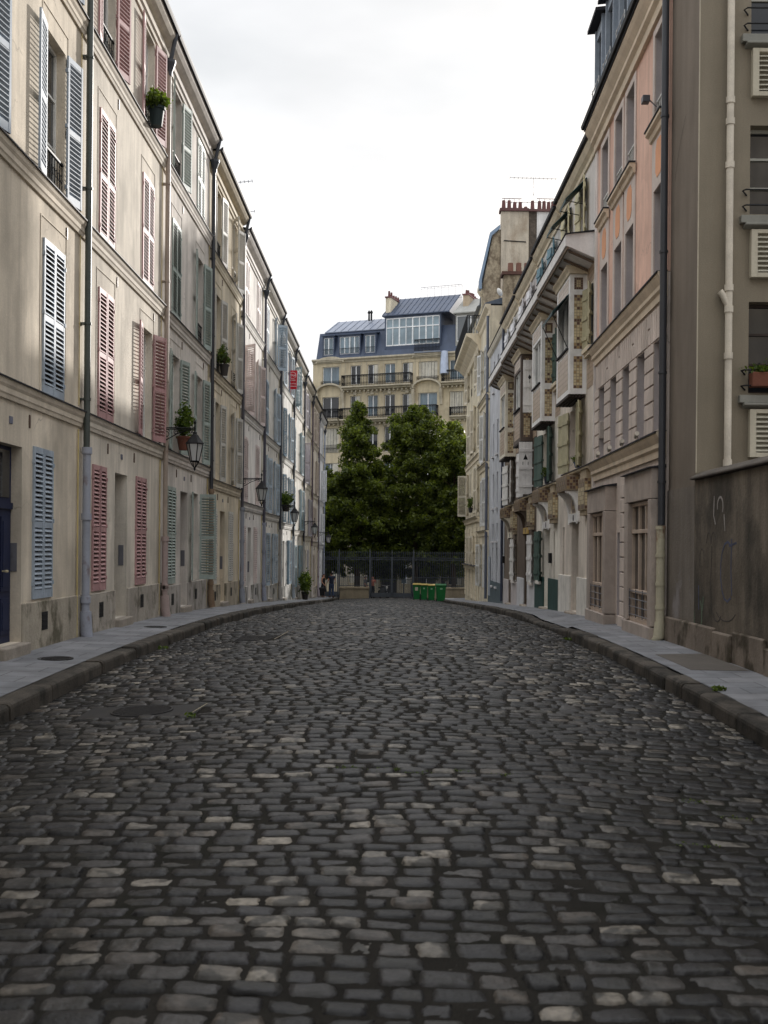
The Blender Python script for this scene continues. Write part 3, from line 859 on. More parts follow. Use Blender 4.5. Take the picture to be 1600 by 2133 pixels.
# ------------------------------------------------------------------ pot plants on sills and walls
def pot_plant(name, label, cat, loc, pr, ph, pm, n, spread, lsize, seed, group='potted plants on the house fronts', droop=0.0, lift=0.12, box=None):
    t = thing(name, label, cat, loc, 0, group)
    mb = MB()
    if box:
        bx, by = box; mb.prism([(-by*0.8,0), (by*0.8,0), (by,ph), (-by,ph)], -bx, bx); mb.build('planter', pm, t, bevel=0.01)
    else:
        mb.lathe([(pr*0.68,0), (pr*0.95,ph*0.86), (pr*1.08,ph*0.86), (pr*1.1,ph), (pr*0.9,ph), (pr*0.85,ph*0.9), (0.001,ph*0.88)], 22); mb.build('pot', pm, t, smooth=False)
    sx, sy, sz = spread
    def cf(g, n):
        k = 26; c = g.normal(size=(k,3)); c /= np.linalg.norm(c, axis=1)[:,None]; c *= g.uniform(0.35, 1.0, (k,1))
        i = g.integers(0, k, n); p = c[i]*np.array([sx,sy,sz]) + g.normal(0, 0.22, (n,3))*np.array([sx,sy,sz])
        p[:,2] -= droop*(p[:,0]**2+p[:,1]**2)/(sx*sx)
        return p + np.array([0,0,ph+lift])
    v, f = scatter_leaves(int(n*2.6), cf, lsize*0.6, seed)
    put('foliage', np_mesh('foliage', v, f, LEAF_POT), t)
    mb = MB(); g = random.Random(seed)
    for q in range(7):
        a = g.uniform(0, 2*PI); mb.tube([(0,0,ph*0.85), (sx*0.3*math.cos(a), sy*0.3*math.sin(a), ph+lift*0.6), (sx*0.7*math.cos(a), sy*0.7*math.sin(a), ph+lift+sz*g.uniform(-0.2,0.7))], 0.008, 4)
    mb.build('stems', BARK, t)
    return t
GREENPOT = cmat('paint', (38, 52, 52))
pot_plant('hanging_planter', 'dark green planter with trailing yellow green leaves at the top pink shuttered window', 'planter', (-5.00, 22.15, 8.78), 0.17, 0.40, GREENPOT, 420, (0.20, 0.30, 0.20), 0.075, 3, lift=0.14)
pot_plant('hanging_planter', 'brown basket with a bushy plant hanging behind the nearest lantern', 'planter', (-4.98, 25.25, 2.28), 0.17, 0.32, TERRA, 520, (0.20, 0.36, 0.38), 0.07, 4, lift=0.36)
pot_plant('flower_pot', 'dark pot with a dusty leggy plant on the sill of the tan house', 'flower pot', (-5.00, 31.35, 5.06), 0.14, 0.32, cmat('plain', (64,60,58)), 240, (0.18, 0.34, 0.24), 0.07, 5, lift=0.26)
pot_plant('hanging_planter', 'leafy plant hung on the wall behind the third lantern', 'planter', (-4.92, 49.2, 1.62), 0.2, 0.3, cmat('plain', (70,64,58)), 420, (0.28, 0.55, 0.34), 0.10, 6, lift=0.2)
pot_plant('potted_shrub', 'bushy green shrub in a dark tub on the left pavement by the teal shutters', 'potted shrub', (-4.72, 58.2, float(gnd(58.2))-0.01), 0.20, 0.42, cmat('plain', (58,54,52)), 700, (0.28, 0.70, 0.50), 0.12, 8, lift=0.55)

# ------------------------------------------------------------------ red estate agent sign
def text_mesh(body, size, mt, name, extrude=0.002, align='CENTER', bold=0.0):
    cu = bpy.data.curves.new(name, 'FONT'); cu.body = body; cu.size = size; cu.extrude = extrude; cu.align_x = align; cu.offset = bold
    ob = bpy.data.objects.new(name, cu); COL.objects.link(ob)
    dg = bpy.context.evaluated_depsgraph_get()
    me = bpy.data.meshes.new_from_object(ob.evaluated_get(dg)); me.name = name
    bpy.data.objects.remove(ob); me.materials.clear(); me.materials.append(mt)
    return me
t = thing('estate_agent_sign', 'red hanging sign with a white ring and white lettering, fixed below a top window', 'sign', (-5.26, 53.6, 7.98))
RED = cmat('paint', (200, 24, 44)); PINKW = cmat('paint', (240, 214, 216))
mb = MB(); mb.extrude([(0.0,0.05), (0.02,0.0), (0.40,0.0), (0.42,0.90), (0.40,0.95), (0.22,0.95), (0.02,0.95), (0,0.92)], 'y', -0.012, 0.012)
mb.build('panel', RED, t)
mb = MB(); pts = [(0.19+0.165*math.cos(a), -0.016, 0.70+0.165*math.sin(a)) for a in np.linspace(0, 2*PI, 33)]; mb.tube(pts, 0.011, 5, caps=False); mb.build('ring', PINKW, t)
for body, s, x, z in (('Orpi', 0.15, 0.19, 0.66), ('vendu', 0.115, 0.19, 0.42), ('01 47 00', 0.085, 0.20, 0.25)):
    me = text_mesh(body, s, PINKW, 'lettering', 0.003, bold=0.003); o = put('lettering', me, t, (x, -0.0155, z)); o.rotation_euler = (PI/2, 0, 0)
mb = MB(); mb.box(0.02, 0.38, -0.016, -0.012, 0.13, 0.165); mb.build('stripe', PINKW, t)

# ------------------------------------------------------------------ aerial on the left roofs
def aerial(loc, label, h, bars, rz=0.0):
    t = thing('tv_aerial', label, 'aerial', loc, rz, 'television aerials on the roofs')
    mb = MB(); mb.tube([(0,0,-0.6), (0,0,h)], 0.020, 5); mb.build('mast', cmat('metal', (90,92,104)), t)
    for (z, x0, x1, n, up) in bars:
        mb = MB(); mb.tube([(x0,0,z), (x1,0,z+up)], 0.012, 4)
        for q in range(n):
            u = q/(n-1); x = x0+(x1-x0)*u; mb.tube([(x,-0.16,z+up*u), (x,0.16,z+up*u)], 0.007, 4); mb.tube([(x,0,z+up*u-0.05), (x,0,z+up*u+0.05)], 0.006, 4)
        mb.build('antenna', cmat('metal', (120,120,130)), t)
    return t
aerial((-6.3, 40.5, 11.55), 'thin television aerial with two antennas on the left roofs', 2.55, [(2.35, -0.05, 0.85, 7, 0.10), (1.25, -0.1, 0.95, 7, 0.04)])
# ================================================================== RIGHT SIDE, NEAR
# ---- grey rendered building with its wall facing the camera
GREYW = mat('grey_render', rgb(132, 124, 110), 0.92, 0.10, 0.7, 0.05, 40, streak=0.10, bump=0.25, bscale=60, spec=0.15)
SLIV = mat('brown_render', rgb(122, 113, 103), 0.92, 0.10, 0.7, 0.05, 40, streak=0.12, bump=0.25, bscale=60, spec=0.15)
t = thing('grey_building', 'tall plain grey rendered building at the right edge with a white soil pipe', 'building', (4.72, 16.4, 0))
wz = [(8.02, 9.9), (5.22, 6.6), (2.44, 3.86)]
gap = 0.80; ww = 1.25
mb = MB()
wall_holes(mb, 0.0, 9.0, -1.9, 14.0, [(gap, gap+ww, a, b, 0.28) for a, b in wz] + [(gap+2.9, gap+2.9+ww, a, b, 0.28) for a, b in wz])
mb.quad((9.0,0,-1.9), (9.0,9,-1.9), (9.0,9,14), (9,0,14)); mb.quad((0,0,14), (9,0,14), (9,9,14), (0,9,14))
mb.build('wall', GREYW, t)
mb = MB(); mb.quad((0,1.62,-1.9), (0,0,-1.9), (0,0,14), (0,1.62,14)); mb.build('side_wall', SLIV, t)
mb = MB(); mb.box(-0.006, 0.012, -0.008, 0.0, 1.2, 14.0); mb.build('corner_bead', cmat('trim', (176,168,152)), t)
for x0 in (gap, gap+2.9):
    for k, (a, b) in enumerate(wz):
        h = b-a
        fm = cmat('paint', (172,172,164)) if k < 2 else cmat('paint', (54,44,40))
        w_ = put('window', casement(ww, h, fm), t, (x0+ww/2, 0.24, a))
        put('pane', pane_mesh(ww-0.06, h-0.06, GLASS), w_, (0, -0.012, 0.03))
        mb = MB(); mb.box(x0-0.16, x0+ww+0.16, -0.10, 0.02, a-0.16, a-0.04); mb.prism([(-0.14,a-0.20), (0,a-0.24), (0,a-0.165), (-0.14,a-0.165)], x0-0.1, x0+ww+0.1)
        mb.build('sill', cmat('trim', (132,132,126)), t, bevel=0.006)
        mb = MB()
        for zz in (a+0.10, a+0.34):
            mb.tube([(x0-0.05,0.0,zz-0.05), (x0-0.13,-0.06,zz), (x0-0.10,-0.13,zz), (x0+ww+0.10,-0.13,zz), (x0+ww+0.05,0,zz)], 0.013, 5)
        mb.build('railing', IRON, t)
        # louvred box below
        lz0, lz1 = a-1.0, a-0.26
        mb = MB(); mb.box(x0, x0+0.10, -0.10, 0.0, lz0, lz1); mb.box(x0+ww-0.10, x0+ww, -0.10, 0, lz0, lz1); mb.box(x0+0.10, x0+ww-0.10, -0.10, 0, lz0, lz0+0.07); mb.box(x0+0.10, x0+ww-0.10, -0.10, 0, lz1-0.06, lz1)
        lb = mb.build('louvre_box', cmat('trim', (182,176,160)), t, bevel=0.004)
        mb = MB()
        n = 8
        for q in range(n):
            z = lz0+0.09+(lz1-lz0-0.15)*q/n
            mb.prism([(-0.095,z), (-0.095,z+0.012), (-0.02,z+0.062), (-0.02,z+0.05)], x0+0.10, x0+ww-0.10)
        mb.box(x0+0.1, x0+ww-0.1, -0.012, -0.002, lz0+0.07, lz1-0.06)
        mb.build('louvre_blades', cmat('trim', (176,172,158)), lb)
mb = MB(); px = 0.46
mb.tube([(px,-0.09,13.9), (px,-0.09,1.25)], 0.055, 14)
for z in (6.95, 6.62, 5.95, 4.05, 3.72, 3.0, 1.35):
    mb.tube([(px,-0.09,z-0.05), (px,-0.09,z+0.05)], 0.068, 14)
mb.tube([(px,-0.09,3.75), (px-0.10,-0.09,3.95), (px-0.14,-0.09,4.0)], 0.05, 10)
mb.build('soil_pipe', cmat('paint', (206,198,184)), t, fix=True, smooth=True)
def crack(pts, w, parent, name, mt, y=-0.004, axis='f'):
    mb = MB()
    for (a, b) in zip(pts, pts[1:]):
        d = Vector((b[0]-a[0], 0, b[1]-a[1])); n = Vector((-d.z, 0, d.x)).normalized()*w/2
        mb.quad((a[0]-n.x,y,a[1]-n.z), (b[0]-n.x,y,b[1]-n.z), (b[0]+n.x,y,b[1]+n.z), (a[0]+n.x,y,a[1]+n.z))
    return mb.build(name, mt, parent)
o = crack([(0.0,0.0), (0.15,0.28), (0.22,0.36), (0.34,0.55), (0.52,0.72), (0.62,0.84)], 0.012, None, 'crack', DARK, y=-0.004)
o.parent = t; o.location = (-0.003, 1.35, 6.2); o.rotation_euler = (0, 0, -PI/2)

pot_plant('window_planter', 'reddish brown window box of greenery behind the rail at the right edge', 'window box', (4.72+0.80+0.55, 16.29, 2.52), 0.2, 0.22, TERRA, 420, (0.55, 0.13, 0.14), 0.06, 12, box=(0.55, 0.10), lift=0.08)

# ---- stained garden wall with graffiti along the right pavement
GW = mat('stained_garden_wall', rgb(110, 102, 92), 0.95, 0.25, 1.1, 0.14, 30, streak=0.30, stain=rgb(60, 58, 54), stain_amt=0.8, stain_scale=0.9, stain_lo=0.46, stain_hi=0.62, bump=0.5, bscale=18, spec=0.12)
t = thing('garden_wall', 'stained rendered garden wall with faded graffiti beside the right pavement', 'wall', (4.70, 16.38, 0), -PI/2)
Lw = 11.5
mb = MB(); mb.box(0.0, Lw, 0.0, 0.24, -2.1, 1.08); mb.build('wall', GW, t, bevel=0.01)
mb = MB(); mb.prism([(-0.07,1.085), (0.31,1.085), (0.31,1.12), (0.12,1.22), (-0.07,1.12)], -0.05, Lw); mb.build('coping', mat('dark_coping', rgb(84,78,72), 0.95, 0.2, 2, 0.15, 30, bump=0.5), t, bevel=0.01)
mb = MB(); rr = random.Random(5)
x = -1.55
while x < Lw:
    w = rr.uniform(0.8, 1.5); h = rr.uniform(0.30, 0.44)
    zg = float(gnd(16.38-x)); mb.box(x+0.006, min(x+w, Lw)-0.006, -rr.uniform(0.045, 0.075), 0.004, zg-0.3, zg+h); x += w
mb.build('footing', cmat('plinth', (122,112,102)), t, bevel=0.02)
mb = MB(); mb.box(-1.60, 0.02, -0.006, 0.24, -2.1, 1.0); mb.build('wall_end', mat('patched_render', rgb(110,103,95), 0.95, 0.15, 0.9, 0.1, 30, streak=0.2, stain=rgb(150,146,150), stain_amt=0.5, stain_scale=1.4, stain_lo=0.55, stain_hi=0.65, bump=0.4, bscale=20), t)
def ribbons(strokes, w, name, mt):
    mb = MB()
    for st in strokes:
        pts = [Vector((p[0], 0, p[1])) for p in st]
        for a, b in zip(pts, pts[1:]):
            d = b-a; n = Vector((-d.z, 0, d.x)).normalized()*w/2; e = d.normalized()*w*0.3
            a2, b2 = a-e, b+e
            mb.box(0, 1, 0, 1, 0, 1, T=Matrix(((b2.x-a2.x,0,2*n.x,a2.x-n.x),(0,0.003,0,-0.0035-rr.random()*0.0004),(b2.z-a2.z,0,2*n.z,a2.z-n.z),(0,0,0,1))))
    return mb.build(name, mt, t)
def arc(cx, cz, rx, rz, a0, a1, n=10): return [(cx+rx*math.cos(R(a)), cz+rz*math.sin(R(a))) for a in np.linspace(a0, a1, n)]
BLK = mat('faded_black_paint', rgb(62,58,56), 0.9, 0.3, 8, 0.1); BLU = mat('faded_blue_paint', rgb(70,76,98), 0.9, 0.3, 8); GRN = mat('faded_green_paint', rgb(84,96,80), 0.95, 0.3, 8); PALE = mat('chalky_white_paint', rgb(150,144,140), 0.95, 0.25, 9)
# positions: x metres towards the camera from the far end of the wall
ribbons([arc(0.75,0.10,0.10,0.16,180,0)+arc(0.98,0.10,0.12,0.16,180,20), arc(0.42,-0.2,0.12,0.22,200,40), [(0.9,0.05),(0.86,-0.5),(0.92,-0.95)], arc(1.18,-0.85,0.2,0.18,200,330), arc(1.55,-0.75,0.5,0.25,215,330)], 0.014, 'black_scrawl', BLK)
ribbons([arc(1.62,-0.30,0.30,0.42,60,300), [(1.80,0.15),(1.78,-0.25),(1.82,-0.62)], [(2.0,0.1),(1.7,0.06)], [(0.25,-0.55),(0.27,-0.9)]], 0.030, 'blue_scrawl', BLU)
ribbons([[(0.02,-0.95),(0.05,-1.25),(0.16,-1.35)], arc(0.30,-1.0,0.13,0.25,240,420), [(0.5,-0.72),(0.46,-0.9)]], 0.05, 'green_smear', GRN)
ribbons([[(1.0,0.78),(0.98,0.50),(1.06,0.38)], arc(1.28,0.62,0.13,0.14,-30,190), [(1.46,0.50),(1.5,0.28)]], 0.03, 'white_smear', PALE)

# ---- peach house with shop boxes
t = thing('peach_house', 'peach and pale pink rendered house with shop windows, banded stonework and slate dormers', 'house', (4.82, 25.1, 0), math.atan2(-7.1, -0.15))
L = math.hypot(7.1, 0.15)
PEACH = mat('peach_render', rgb(214, 179, 162), 0.9, 0.12, 1.0, 0.05, 40, streak=0.15, bump=0.15, spec=0.15, worn=True)
GREY = cmat('trim', (202, 190, 182)); PINK = mat('pink_beige_render', rgb(198, 186, 177), 0.9, 0.09, 1.0, 0.05, 40, streak=0.14, bump=0.12, spec=0.15, worn=True)
CREAM = cmat('trim', (214, 198, 176))
z1, z2, zc, zt = 2.02, 4.75, 9.40, 9.98
w1c = [0.95, 2.35, 3.70, 5.10, 6.52]; w1w = 0.72
upc = [1.15, 2.75, 3.95, 6.50]; uw = 0.80
mb = MB()
h1 = [(c-w1w/2, c+w1w/2, 2.12, 3.70, 0.26) for c in w1c]
hd = [(2.86, 3.38, -1.45, 0.35, 0.35)]
wall_holes(mb, 0, L, -1.95, z2, h1+hd, rm=1); shell(mb, 0.002, L-0.002, -1.95, z2-0.01, 8.9)
mb.build('lower_wall', [PINK, cmat('trim', (176,168,168))], t)
mb = MB()
h2 = [(c-uw/2, c+uw/2, a, b, 0.26) for c in upc for a, b in ((z2+0.05, 6.42), (7.62, 9.22))]
wall_holes(mb, 0, L, z2, zt, h2, rm=1); shell(mb, 0.002, L-0.002, z2, zt, 9.0)
mb.build('upper_wall', [PEACH, cmat('trim', (176,168,168))], t)
# string mouldings and cornice
def moulding(s, d, h, mt, par, cap=True):
    mb = MB()
    mb.prism([(0,s-h), (-d*0.25,s-h), (-d*0.3,s-h*0.72), (-d*0.55,s-h*0.62), (-d*0.55,s-h*0.45), (-d*0.85,s-h*0.25), (-d,s-h*0.12), (-d,s-0.006), (0,s-0.006)], -0.02, L+0.02)
    o = mb.build('string_course', mt, par)
    if cap:
        mb = MB(); mb.prism([(0,s+0.02), (-d-0.03,s), (-d-0.03,s-0.025), (-d-0.02,s-0.025), (-d-0.02,s-0.006), (0,s-0.002)], -0.02, L+0.02); mb.build('flashing', ZINC, o)
moulding(z1, 0.17, 0.42, CREAM, t); moulding(z2, 0.17, 0.42, CREAM, t); moulding(zt-0.05, 0.30, 0.52, CREAM, t)
mb = MB(); mb.prism([(-0.26,zt-0.04), (-0.38,zt-0.02), (-0.40,zt+0.05), (-0.30,zt+0.06), (-0.26,zt+0.02)], -0.02, L+0.02); mb.build('gutter', IRON, t)
# banded piers and voussoirs of the first floor
mb = MB()
edges = [0.0]+[e for c in w1c for e in (c-w1w/2, c+w1w/2)]+[L]
for a, b in zip(edges[0::2], edges[1::2]):
    z = 2.10
    while z < 3.66:
        mb.box(a+0.0, b-0.0, -0.028, -0.001, z, min(z+0.258, 3.70)); z += 0.288
for c in w1c:
    for q in range(-3, 4):
        x0 = c+q*0.155-0.065; x1 = x0+0.13; k = 0.05*q
        mb.extrude([(x0,3.72), (x1,3.72), (x1+k,4.28), (x0+k,4.28)], 'y', -0.028, -0.001)
for a, b in zip(w1c, w1c[1:]): mb.box((a+b)/2-0.10, (a+b)/2+0.10, -0.028, -0.001, 3.72, 4.0); mb.box((a+b)/2-0.10, (a+b)/2+0.10, -0.028, -0.001, 4.03, 4.28)
mb.build('banded_stonework', PINK, t, bevel=0.006)
for c in w1c:
    w_ = put('window', casement(w1w, 1.58, WHITE), t, (c, 0.22, 2.12)); put('pane', pane_mesh(w1w-0.06, 1.52, GLASS), w_, (0, -0.012, 0.03))
# upper windows: frames, aprons with shaped orange panels, sills
for c in upc:
    mb = MB()
    for s in (-1, 1):
        a, b = sorted((c+s*uw/2, c+s*(uw/2+0.13))); mb.box(a, b, -0.03, -0.001, z2+0.01, 9.36)
    mb.box(c-uw/2-0.002, c+uw/2+0.002, -0.029, -0.001, 6.42, 7.62); mb.box(c-uw/2-0.002, c+uw/2+0.002, -0.029, -0.001, 9.22, 9.36)
    mb.build('window_surround', GREY, t, bevel=0.004)
    mb = MB(); mb.extrude([(c-0.13,6.60), (c+0.13,6.60), (c+0.24,6.72), (c+0.24,7.12), (c+0.13,7.26), (c-0.13,7.26), (c-0.24,7.12), (c-0.24,6.72)], 'y', -0.036, -0.03); mb.build('apron_panel', mat('orange_panel', rgb(218,160,124), 0.9, 0.08, 2), t)
    mb = MB(); mb.prism([(-0.031,7.34), (-0.07,7.36), (-0.09,7.44), (-0.15,7.48), (-0.15,7.54), (-0.031,7.54)], c-uw/2-0.18, c+uw/2+0.18); s_ = mb.build('sill', CREAM, t)
    mb = MB(); mb.box(c-uw/2-0.2, c+uw/2+0.2, -0.17, -0.031, 7.545, 7.57); mb.build('flashing', ZINC, s_)
    for a, b in ((z2+0.05, 6.42), (7.62, 9.22)):
        w_ = put('window', casement(uw, b-a, WHITE), t, (c, 0.22, a)); put('pane', pane_mesh(uw-0.06, b-a-0.06, GLASS), w_, (0, -0.012, 0.03))
        if a > 7: put('railing', rail_mesh(uw-0.01, 0.42, cmat('paint', (210,210,205)), False), w_, (0, -0.16, 0.02))
mb = MB(); mb.box(-0.001, 0.06, -0.05, 0.0, -1.9, zt-0.6); mb.box(0.06, 0.17, -0.035, 0.0, z2, zt-0.5); mb.build('corner_strip', cmat('trim', (214,208,204)), t)
# mansard with dormers
mb = MB(); mb.prism([(-0.24,zt+0.03), (0.75,zt+2.75), (4.0,zt+3.5), (9,zt+0.02)], 0, L); mb.build('roof', SLATE, t)
DORM = cmat('paint', (150,160,172))
for c in (0.55, 1.95, 3.5, 5.6):
    mb = MB(); mb.box(c-0.46, c-0.40, -0.10, 0.9, zt+0.15, zt+2.25); mb.box(c+0.40, c+0.46, -0.10, 0.9, zt+0.15, zt+2.25); mb.box(c-0.40, c+0.40, -0.06, 0.9, zt+0.15, zt+0.45); mb.box(c-0.40, c+0.40, -0.06, 0.9, zt+2.0, zt+2.25)
    d = mb.build('dormer', DORM, t)
    mb = MB(); mb.prism([(-0.26,zt+2.252), (1.0,zt+2.38), (1.0,zt+2.46), (-0.26,zt+2.33)], c-0.58, c+0.58); mb.build('dormer_roof', ZINC, d)
    mb = MB(); mb.box(c-0.40, c+0.40, 0.0, 0.02, zt+0.45, zt+2.0); mb.build('pane', GLASS, d)
    mb = MB()
    for q in (0.15, 0.42): mb.tube([(c-0.44,-0.16,zt+q+0.35), (c+0.44,-0.16,zt+q+0.35)], 0.012, 5)
    for q in (-0.42, 0, 0.42): mb.tube([(c+q,-0.15,zt+0.4), (c+q,-0.15,zt+0.85)], 0.012, 5)
    mb.build('railing', cmat('paint', (214,214,212)), d)
# shop boxes
SHOP = cmat('paint', (170, 158, 149))
def shop(x0, x1, ztop, zg):
    pj = 0.24
    mb = MB(); iw = 0.34
    wx0, wx1 = x0+iw, x1-iw*0.8
    zh, zr = ztop-0.52, -0.78
    mb.box(x0, x1, -pj, 0.05, zh, ztop)                     # fascia
    mb.box(x0, wx0, -pj, 0.05, zg+0.22, zh-0.012); mb.box(wx1, x1, -pj, 0.05, zg+0.22, zh-0.012)
    mb.box(x0-0.02, x1+0.02, -pj-0.03, 0.05, zg-0.3, zg+0.20)
    b = mb.build('shop_box', SHOP, t, bevel=0.006)
    mb = MB(); mb.prism([(0.0,ztop+0.06), (-pj-0.07,ztop+0.012), (-pj-0.07,ztop-0.006), (0,ztop+0.002)], x0-0.05, x1+0.05); mb.build('flashing', ZINC, b)
    yf = -pj+0.14
    mb = MB(); n = 3
    for q in range(n+1):
        x = wx0+(wx1-wx0)*q/n; mb.box(x-0.035, x+0.035, yf-0.05, yf+0.03, zg+0.2, zh-0.01)
    for z in (zh-0.05, 0.33, zr, zg+0.24):
        mb.box(wx0, wx1, yf-0.065, yf+0.035, z-0.035, z+0.035)
    mb.box(wx0-0.01, wx1+0.01, yf-0.09, yf-0.04, zg+0.2, zg+0.27)
    mb.build('shop_window', cmat('paint', (186,168,152)), b, bevel=0.005)
    mb = MB(); mb.box(wx0, wx1, yf, yf+0.012, zg+0.2, zh); mb.build('pane', GLASS, b)
    mb = MB()
    for q in range(4):
        z = zg+0.33+q*0.145; mb.tube([(wx0-0.02,yf-0.10,z), (wx1+0.02,yf-0.10,z)], 0.010, 5)
    for q in range(4):
        x = wx0+(wx1-wx0)*(q+0.02)/3; mb.tube([(x,yf-0.10,zg+0.28), (x,yf-0.10,zg+0.80)], 0.010, 5)
    mb.build('railing', cmat('metal', (92,92,98)), b)
shop(0.42, 2.72, 1.34, float(gnd(23.5)))
shop(4.78, 7.08, 1.40, float(gnd(19.2)))
# pilaster with rustic bands between the boxes and a narrow door
mb = MB(); z = -1.35
while z < 1.2: mb.box(3.42, 3.98, -0.06, -0.001, z, z+0.27); z += 0.30
mb.box(3.36, 4.74, -0.09, -0.001, -1.9, -1.36)
mb.build('pilaster', PINK, t, bevel=0.008)
mb = MB(); mb.box(2.87, 3.37, 0.30, 0.34, -1.45, 0.34); mb.build('door', cmat('paint', (150,132,124)), t)
# planters and lamps on the first string
for c in w1c[:4]:
    mb = MB(); mb.tube([(c+0.02,-0.10,z1+0.11), (c+0.26,-0.13,z1+0.15)], 0.045, 8); mb.tube([(c+0.14,-0.11,z1+0.01), (c+0.14,-0.11,z1+0.10)], 0.015, 5); mb.build('spotlight', cmat('paint', (214,206,192)), t)
mb = MB(); mb.box(0.62, 0.78, -0.02, 0.16, 2.55, 2.95); mb.build('switch_box', cmat('trim', (176,166,158)), t, bevel=0.01)
# dark drainpipe at the near corner
px = L+0.09
mb = MB(); mb.tube([(px,-0.09,zt-0.1), (px,-0.09,0.42)], 0.062, 12)
for z in (7.35, 5.05, 3.0, 1.15): mb.tube([(px,-0.09,z-0.02), (px,-0.09,z+0.02)], 0.075, 12)
dp = mb.build('drainpipe', cmat('metal', (54,56,62)), t, smooth=True)
zg = float(gnd(18.0))
mb = MB(); mb.tube([(px,-0.10,0.40), (px,-0.10,zg+0.25)], 0.075, 12)
for z in (0.37, zg+0.55, -0.1, zg+0.95): mb.tube([(px,-0.10,z-0.03), (px,-0.10,z+0.03)], 0.088, 12)
mb.tube([(px,-0.10,zg+0.3), (px,-0.12,zg+0.05), (px,-0.18,zg-0.04)], [0.09,0.095,0.09], 12)
mb.build('standpipe', mat('rusty_cream_pipe', rgb(178,172,150), 0.6, 0.1, 2, 0.05, 30, stain=rgb(110,64,44), stain_amt=0.8, stain_scale=3, stain_lo=0.58, stain_hi=0.66), dp, smooth=True)
# camera-like floodlight by the top window
mb = MB(); mb.box(-0.08, 0.08, -0.24, -0.11, -0.06, 0.06); mb.tube([(0,-0.11,0), (0.08,0.0,-0.16)], 0.014, 5)
mb.build('floodlight', cmat('metal', (70,70,76)), t, loc=(6.20, -0.03, 8.05), bevel=0.01)
# ================================================================== RIGHT SIDE, ROW OF TILED BAY HOUSES
TILE_C = mat('cream_tile', rgb(200, 184, 148), 0.3, 0.12, 6, 0.05, 30, spec=0.5)
TILE_T = mat('tan_tile', rgb(158, 134, 96), 0.3, 0.15, 6, 0.05, 30, spec=0.5)
TILE_B = mat('brown_tile', rgb(96, 70, 58), 0.3, 0.15, 6, 0.05, 30, spec=0.5)
TILE_P = mat('pinkish_tile', rgb(186, 164, 144), 0.35, 0.14, 8, 0.08, 30, spec=0.5)
GROUT = cmat('plain', (150, 138, 120))
TILES = [TILE_C, TILE_T, TILE_B, TILE_P, GROUT]
def tile_panel(mb, P, U, Vv, Nn, w, h, cols, pat):
    """tiles on a rectangle from P along U (w) and Vv (h), standing out along Nn"""
    P, U, Vv, Nn = map(Vector, (P, U, Vv, Nn))
    s = w/cols; rows = max(1, round(h/s)); sv = h/rows; g = 0.006
    def q(a, b, c, d, e, m):
        mb.quad(tuple(P+U*a+Vv*c+Nn*e), tuple(P+U*b+Vv*c+Nn*e), tuple(P+U*b+Vv*d+Nn*e), tuple(P+U*a+Vv*d+Nn*e), m)
    q(0, w, 0, h, 0.002, 4)
    for r_ in range(rows):
        for c_ in range(cols):
            q(c_*s+g, (c_+1)*s-g, r_*sv+g, (r_+1)*sv-g, 0.005, pat(c_, r_, cols, rows))
def pat_square(c, r, C, Rr): return 0 if (0 < c < C-1 and 0 < r < Rr-1) else 2
def pat_long(c, r, C, Rr):
    if r in (0, Rr-1): return 2 if c != C//2 else 1
    if r in (1, Rr-2) and C > 2: return 2 if c == C//2 else 1
    if c == C//2 and (r % 5 == 3 or r == Rr//2): return 2
    if r == Rr//2: return 2
    return 0 if (c+r*2) % 7 else 1
def pat_low(c, r, C, Rr):
    if r >= Rr-2: return 2 if (c+r) % 2 else 1
    if r == 0: return 2 if c != C//2 else 1
    return 0 if (c*3+r) % 5 else 1
def pat_pink(c, r, C, Rr): return 3 if (c*5+r*3) % 11 else 1
def pat_brown(c, r, C, Rr): return 2 if (c+r) % 3 else 1

def plank_leaf(w, h, mt, emblem=None):
    """plank shutter with two battens; hinge at origin, extends +x, outer face -y"""
    mb = MB()
    n = 4
    for i in range(n): mb.box(w*i/n+0.003, w*(i+1)/n-0.003, -0.03, 0, 0, h)
    for z in (0.16*h, 0.5*h, 0.84*h): mb.box(0.01, w-0.01, 0.0, 0.025, z-0.05, z+0.05); mb.box(-0.02, w*0.7, -0.036, -0.03, z-0.015, z+0.015); mb.box(-0.03, 0.02, -0.05, 0.03, z-0.03, z+0.03)
    me = mb.mesh('shutter', [mt])
    if emblem:
        mb2 = MB()
        for (yy) in ((-0.0315, -0.0305), (0.001, 0.002)):
            if emblem == 'diamond': mb2.extrude([(w/2,h*0.67-0.09), (w/2+0.055,h*0.67), (w/2,h*0.67+0.09), (w/2-0.055,h*0.67)], 'y', yy[0], yy[1]); mb2.box(w/2-0.008, w/2+0.008, yy[0], yy[1], h*0.56, h*0.61)
            else:
                mb2.extrude([(w/2-0.08,h*0.66), (w/2+0.08,h*0.66), (w/2,h*0.77)], 'y', yy[0], yy[1])
                for q in (-0.09, 0.09): mb2.box(w/2+q-0.008, w/2+q+0.008, yy[0], yy[1], h*0.56, h*0.62)
        me2 = mb2.mesh('cut_out', DARK)
        return me, me2
    return me, None

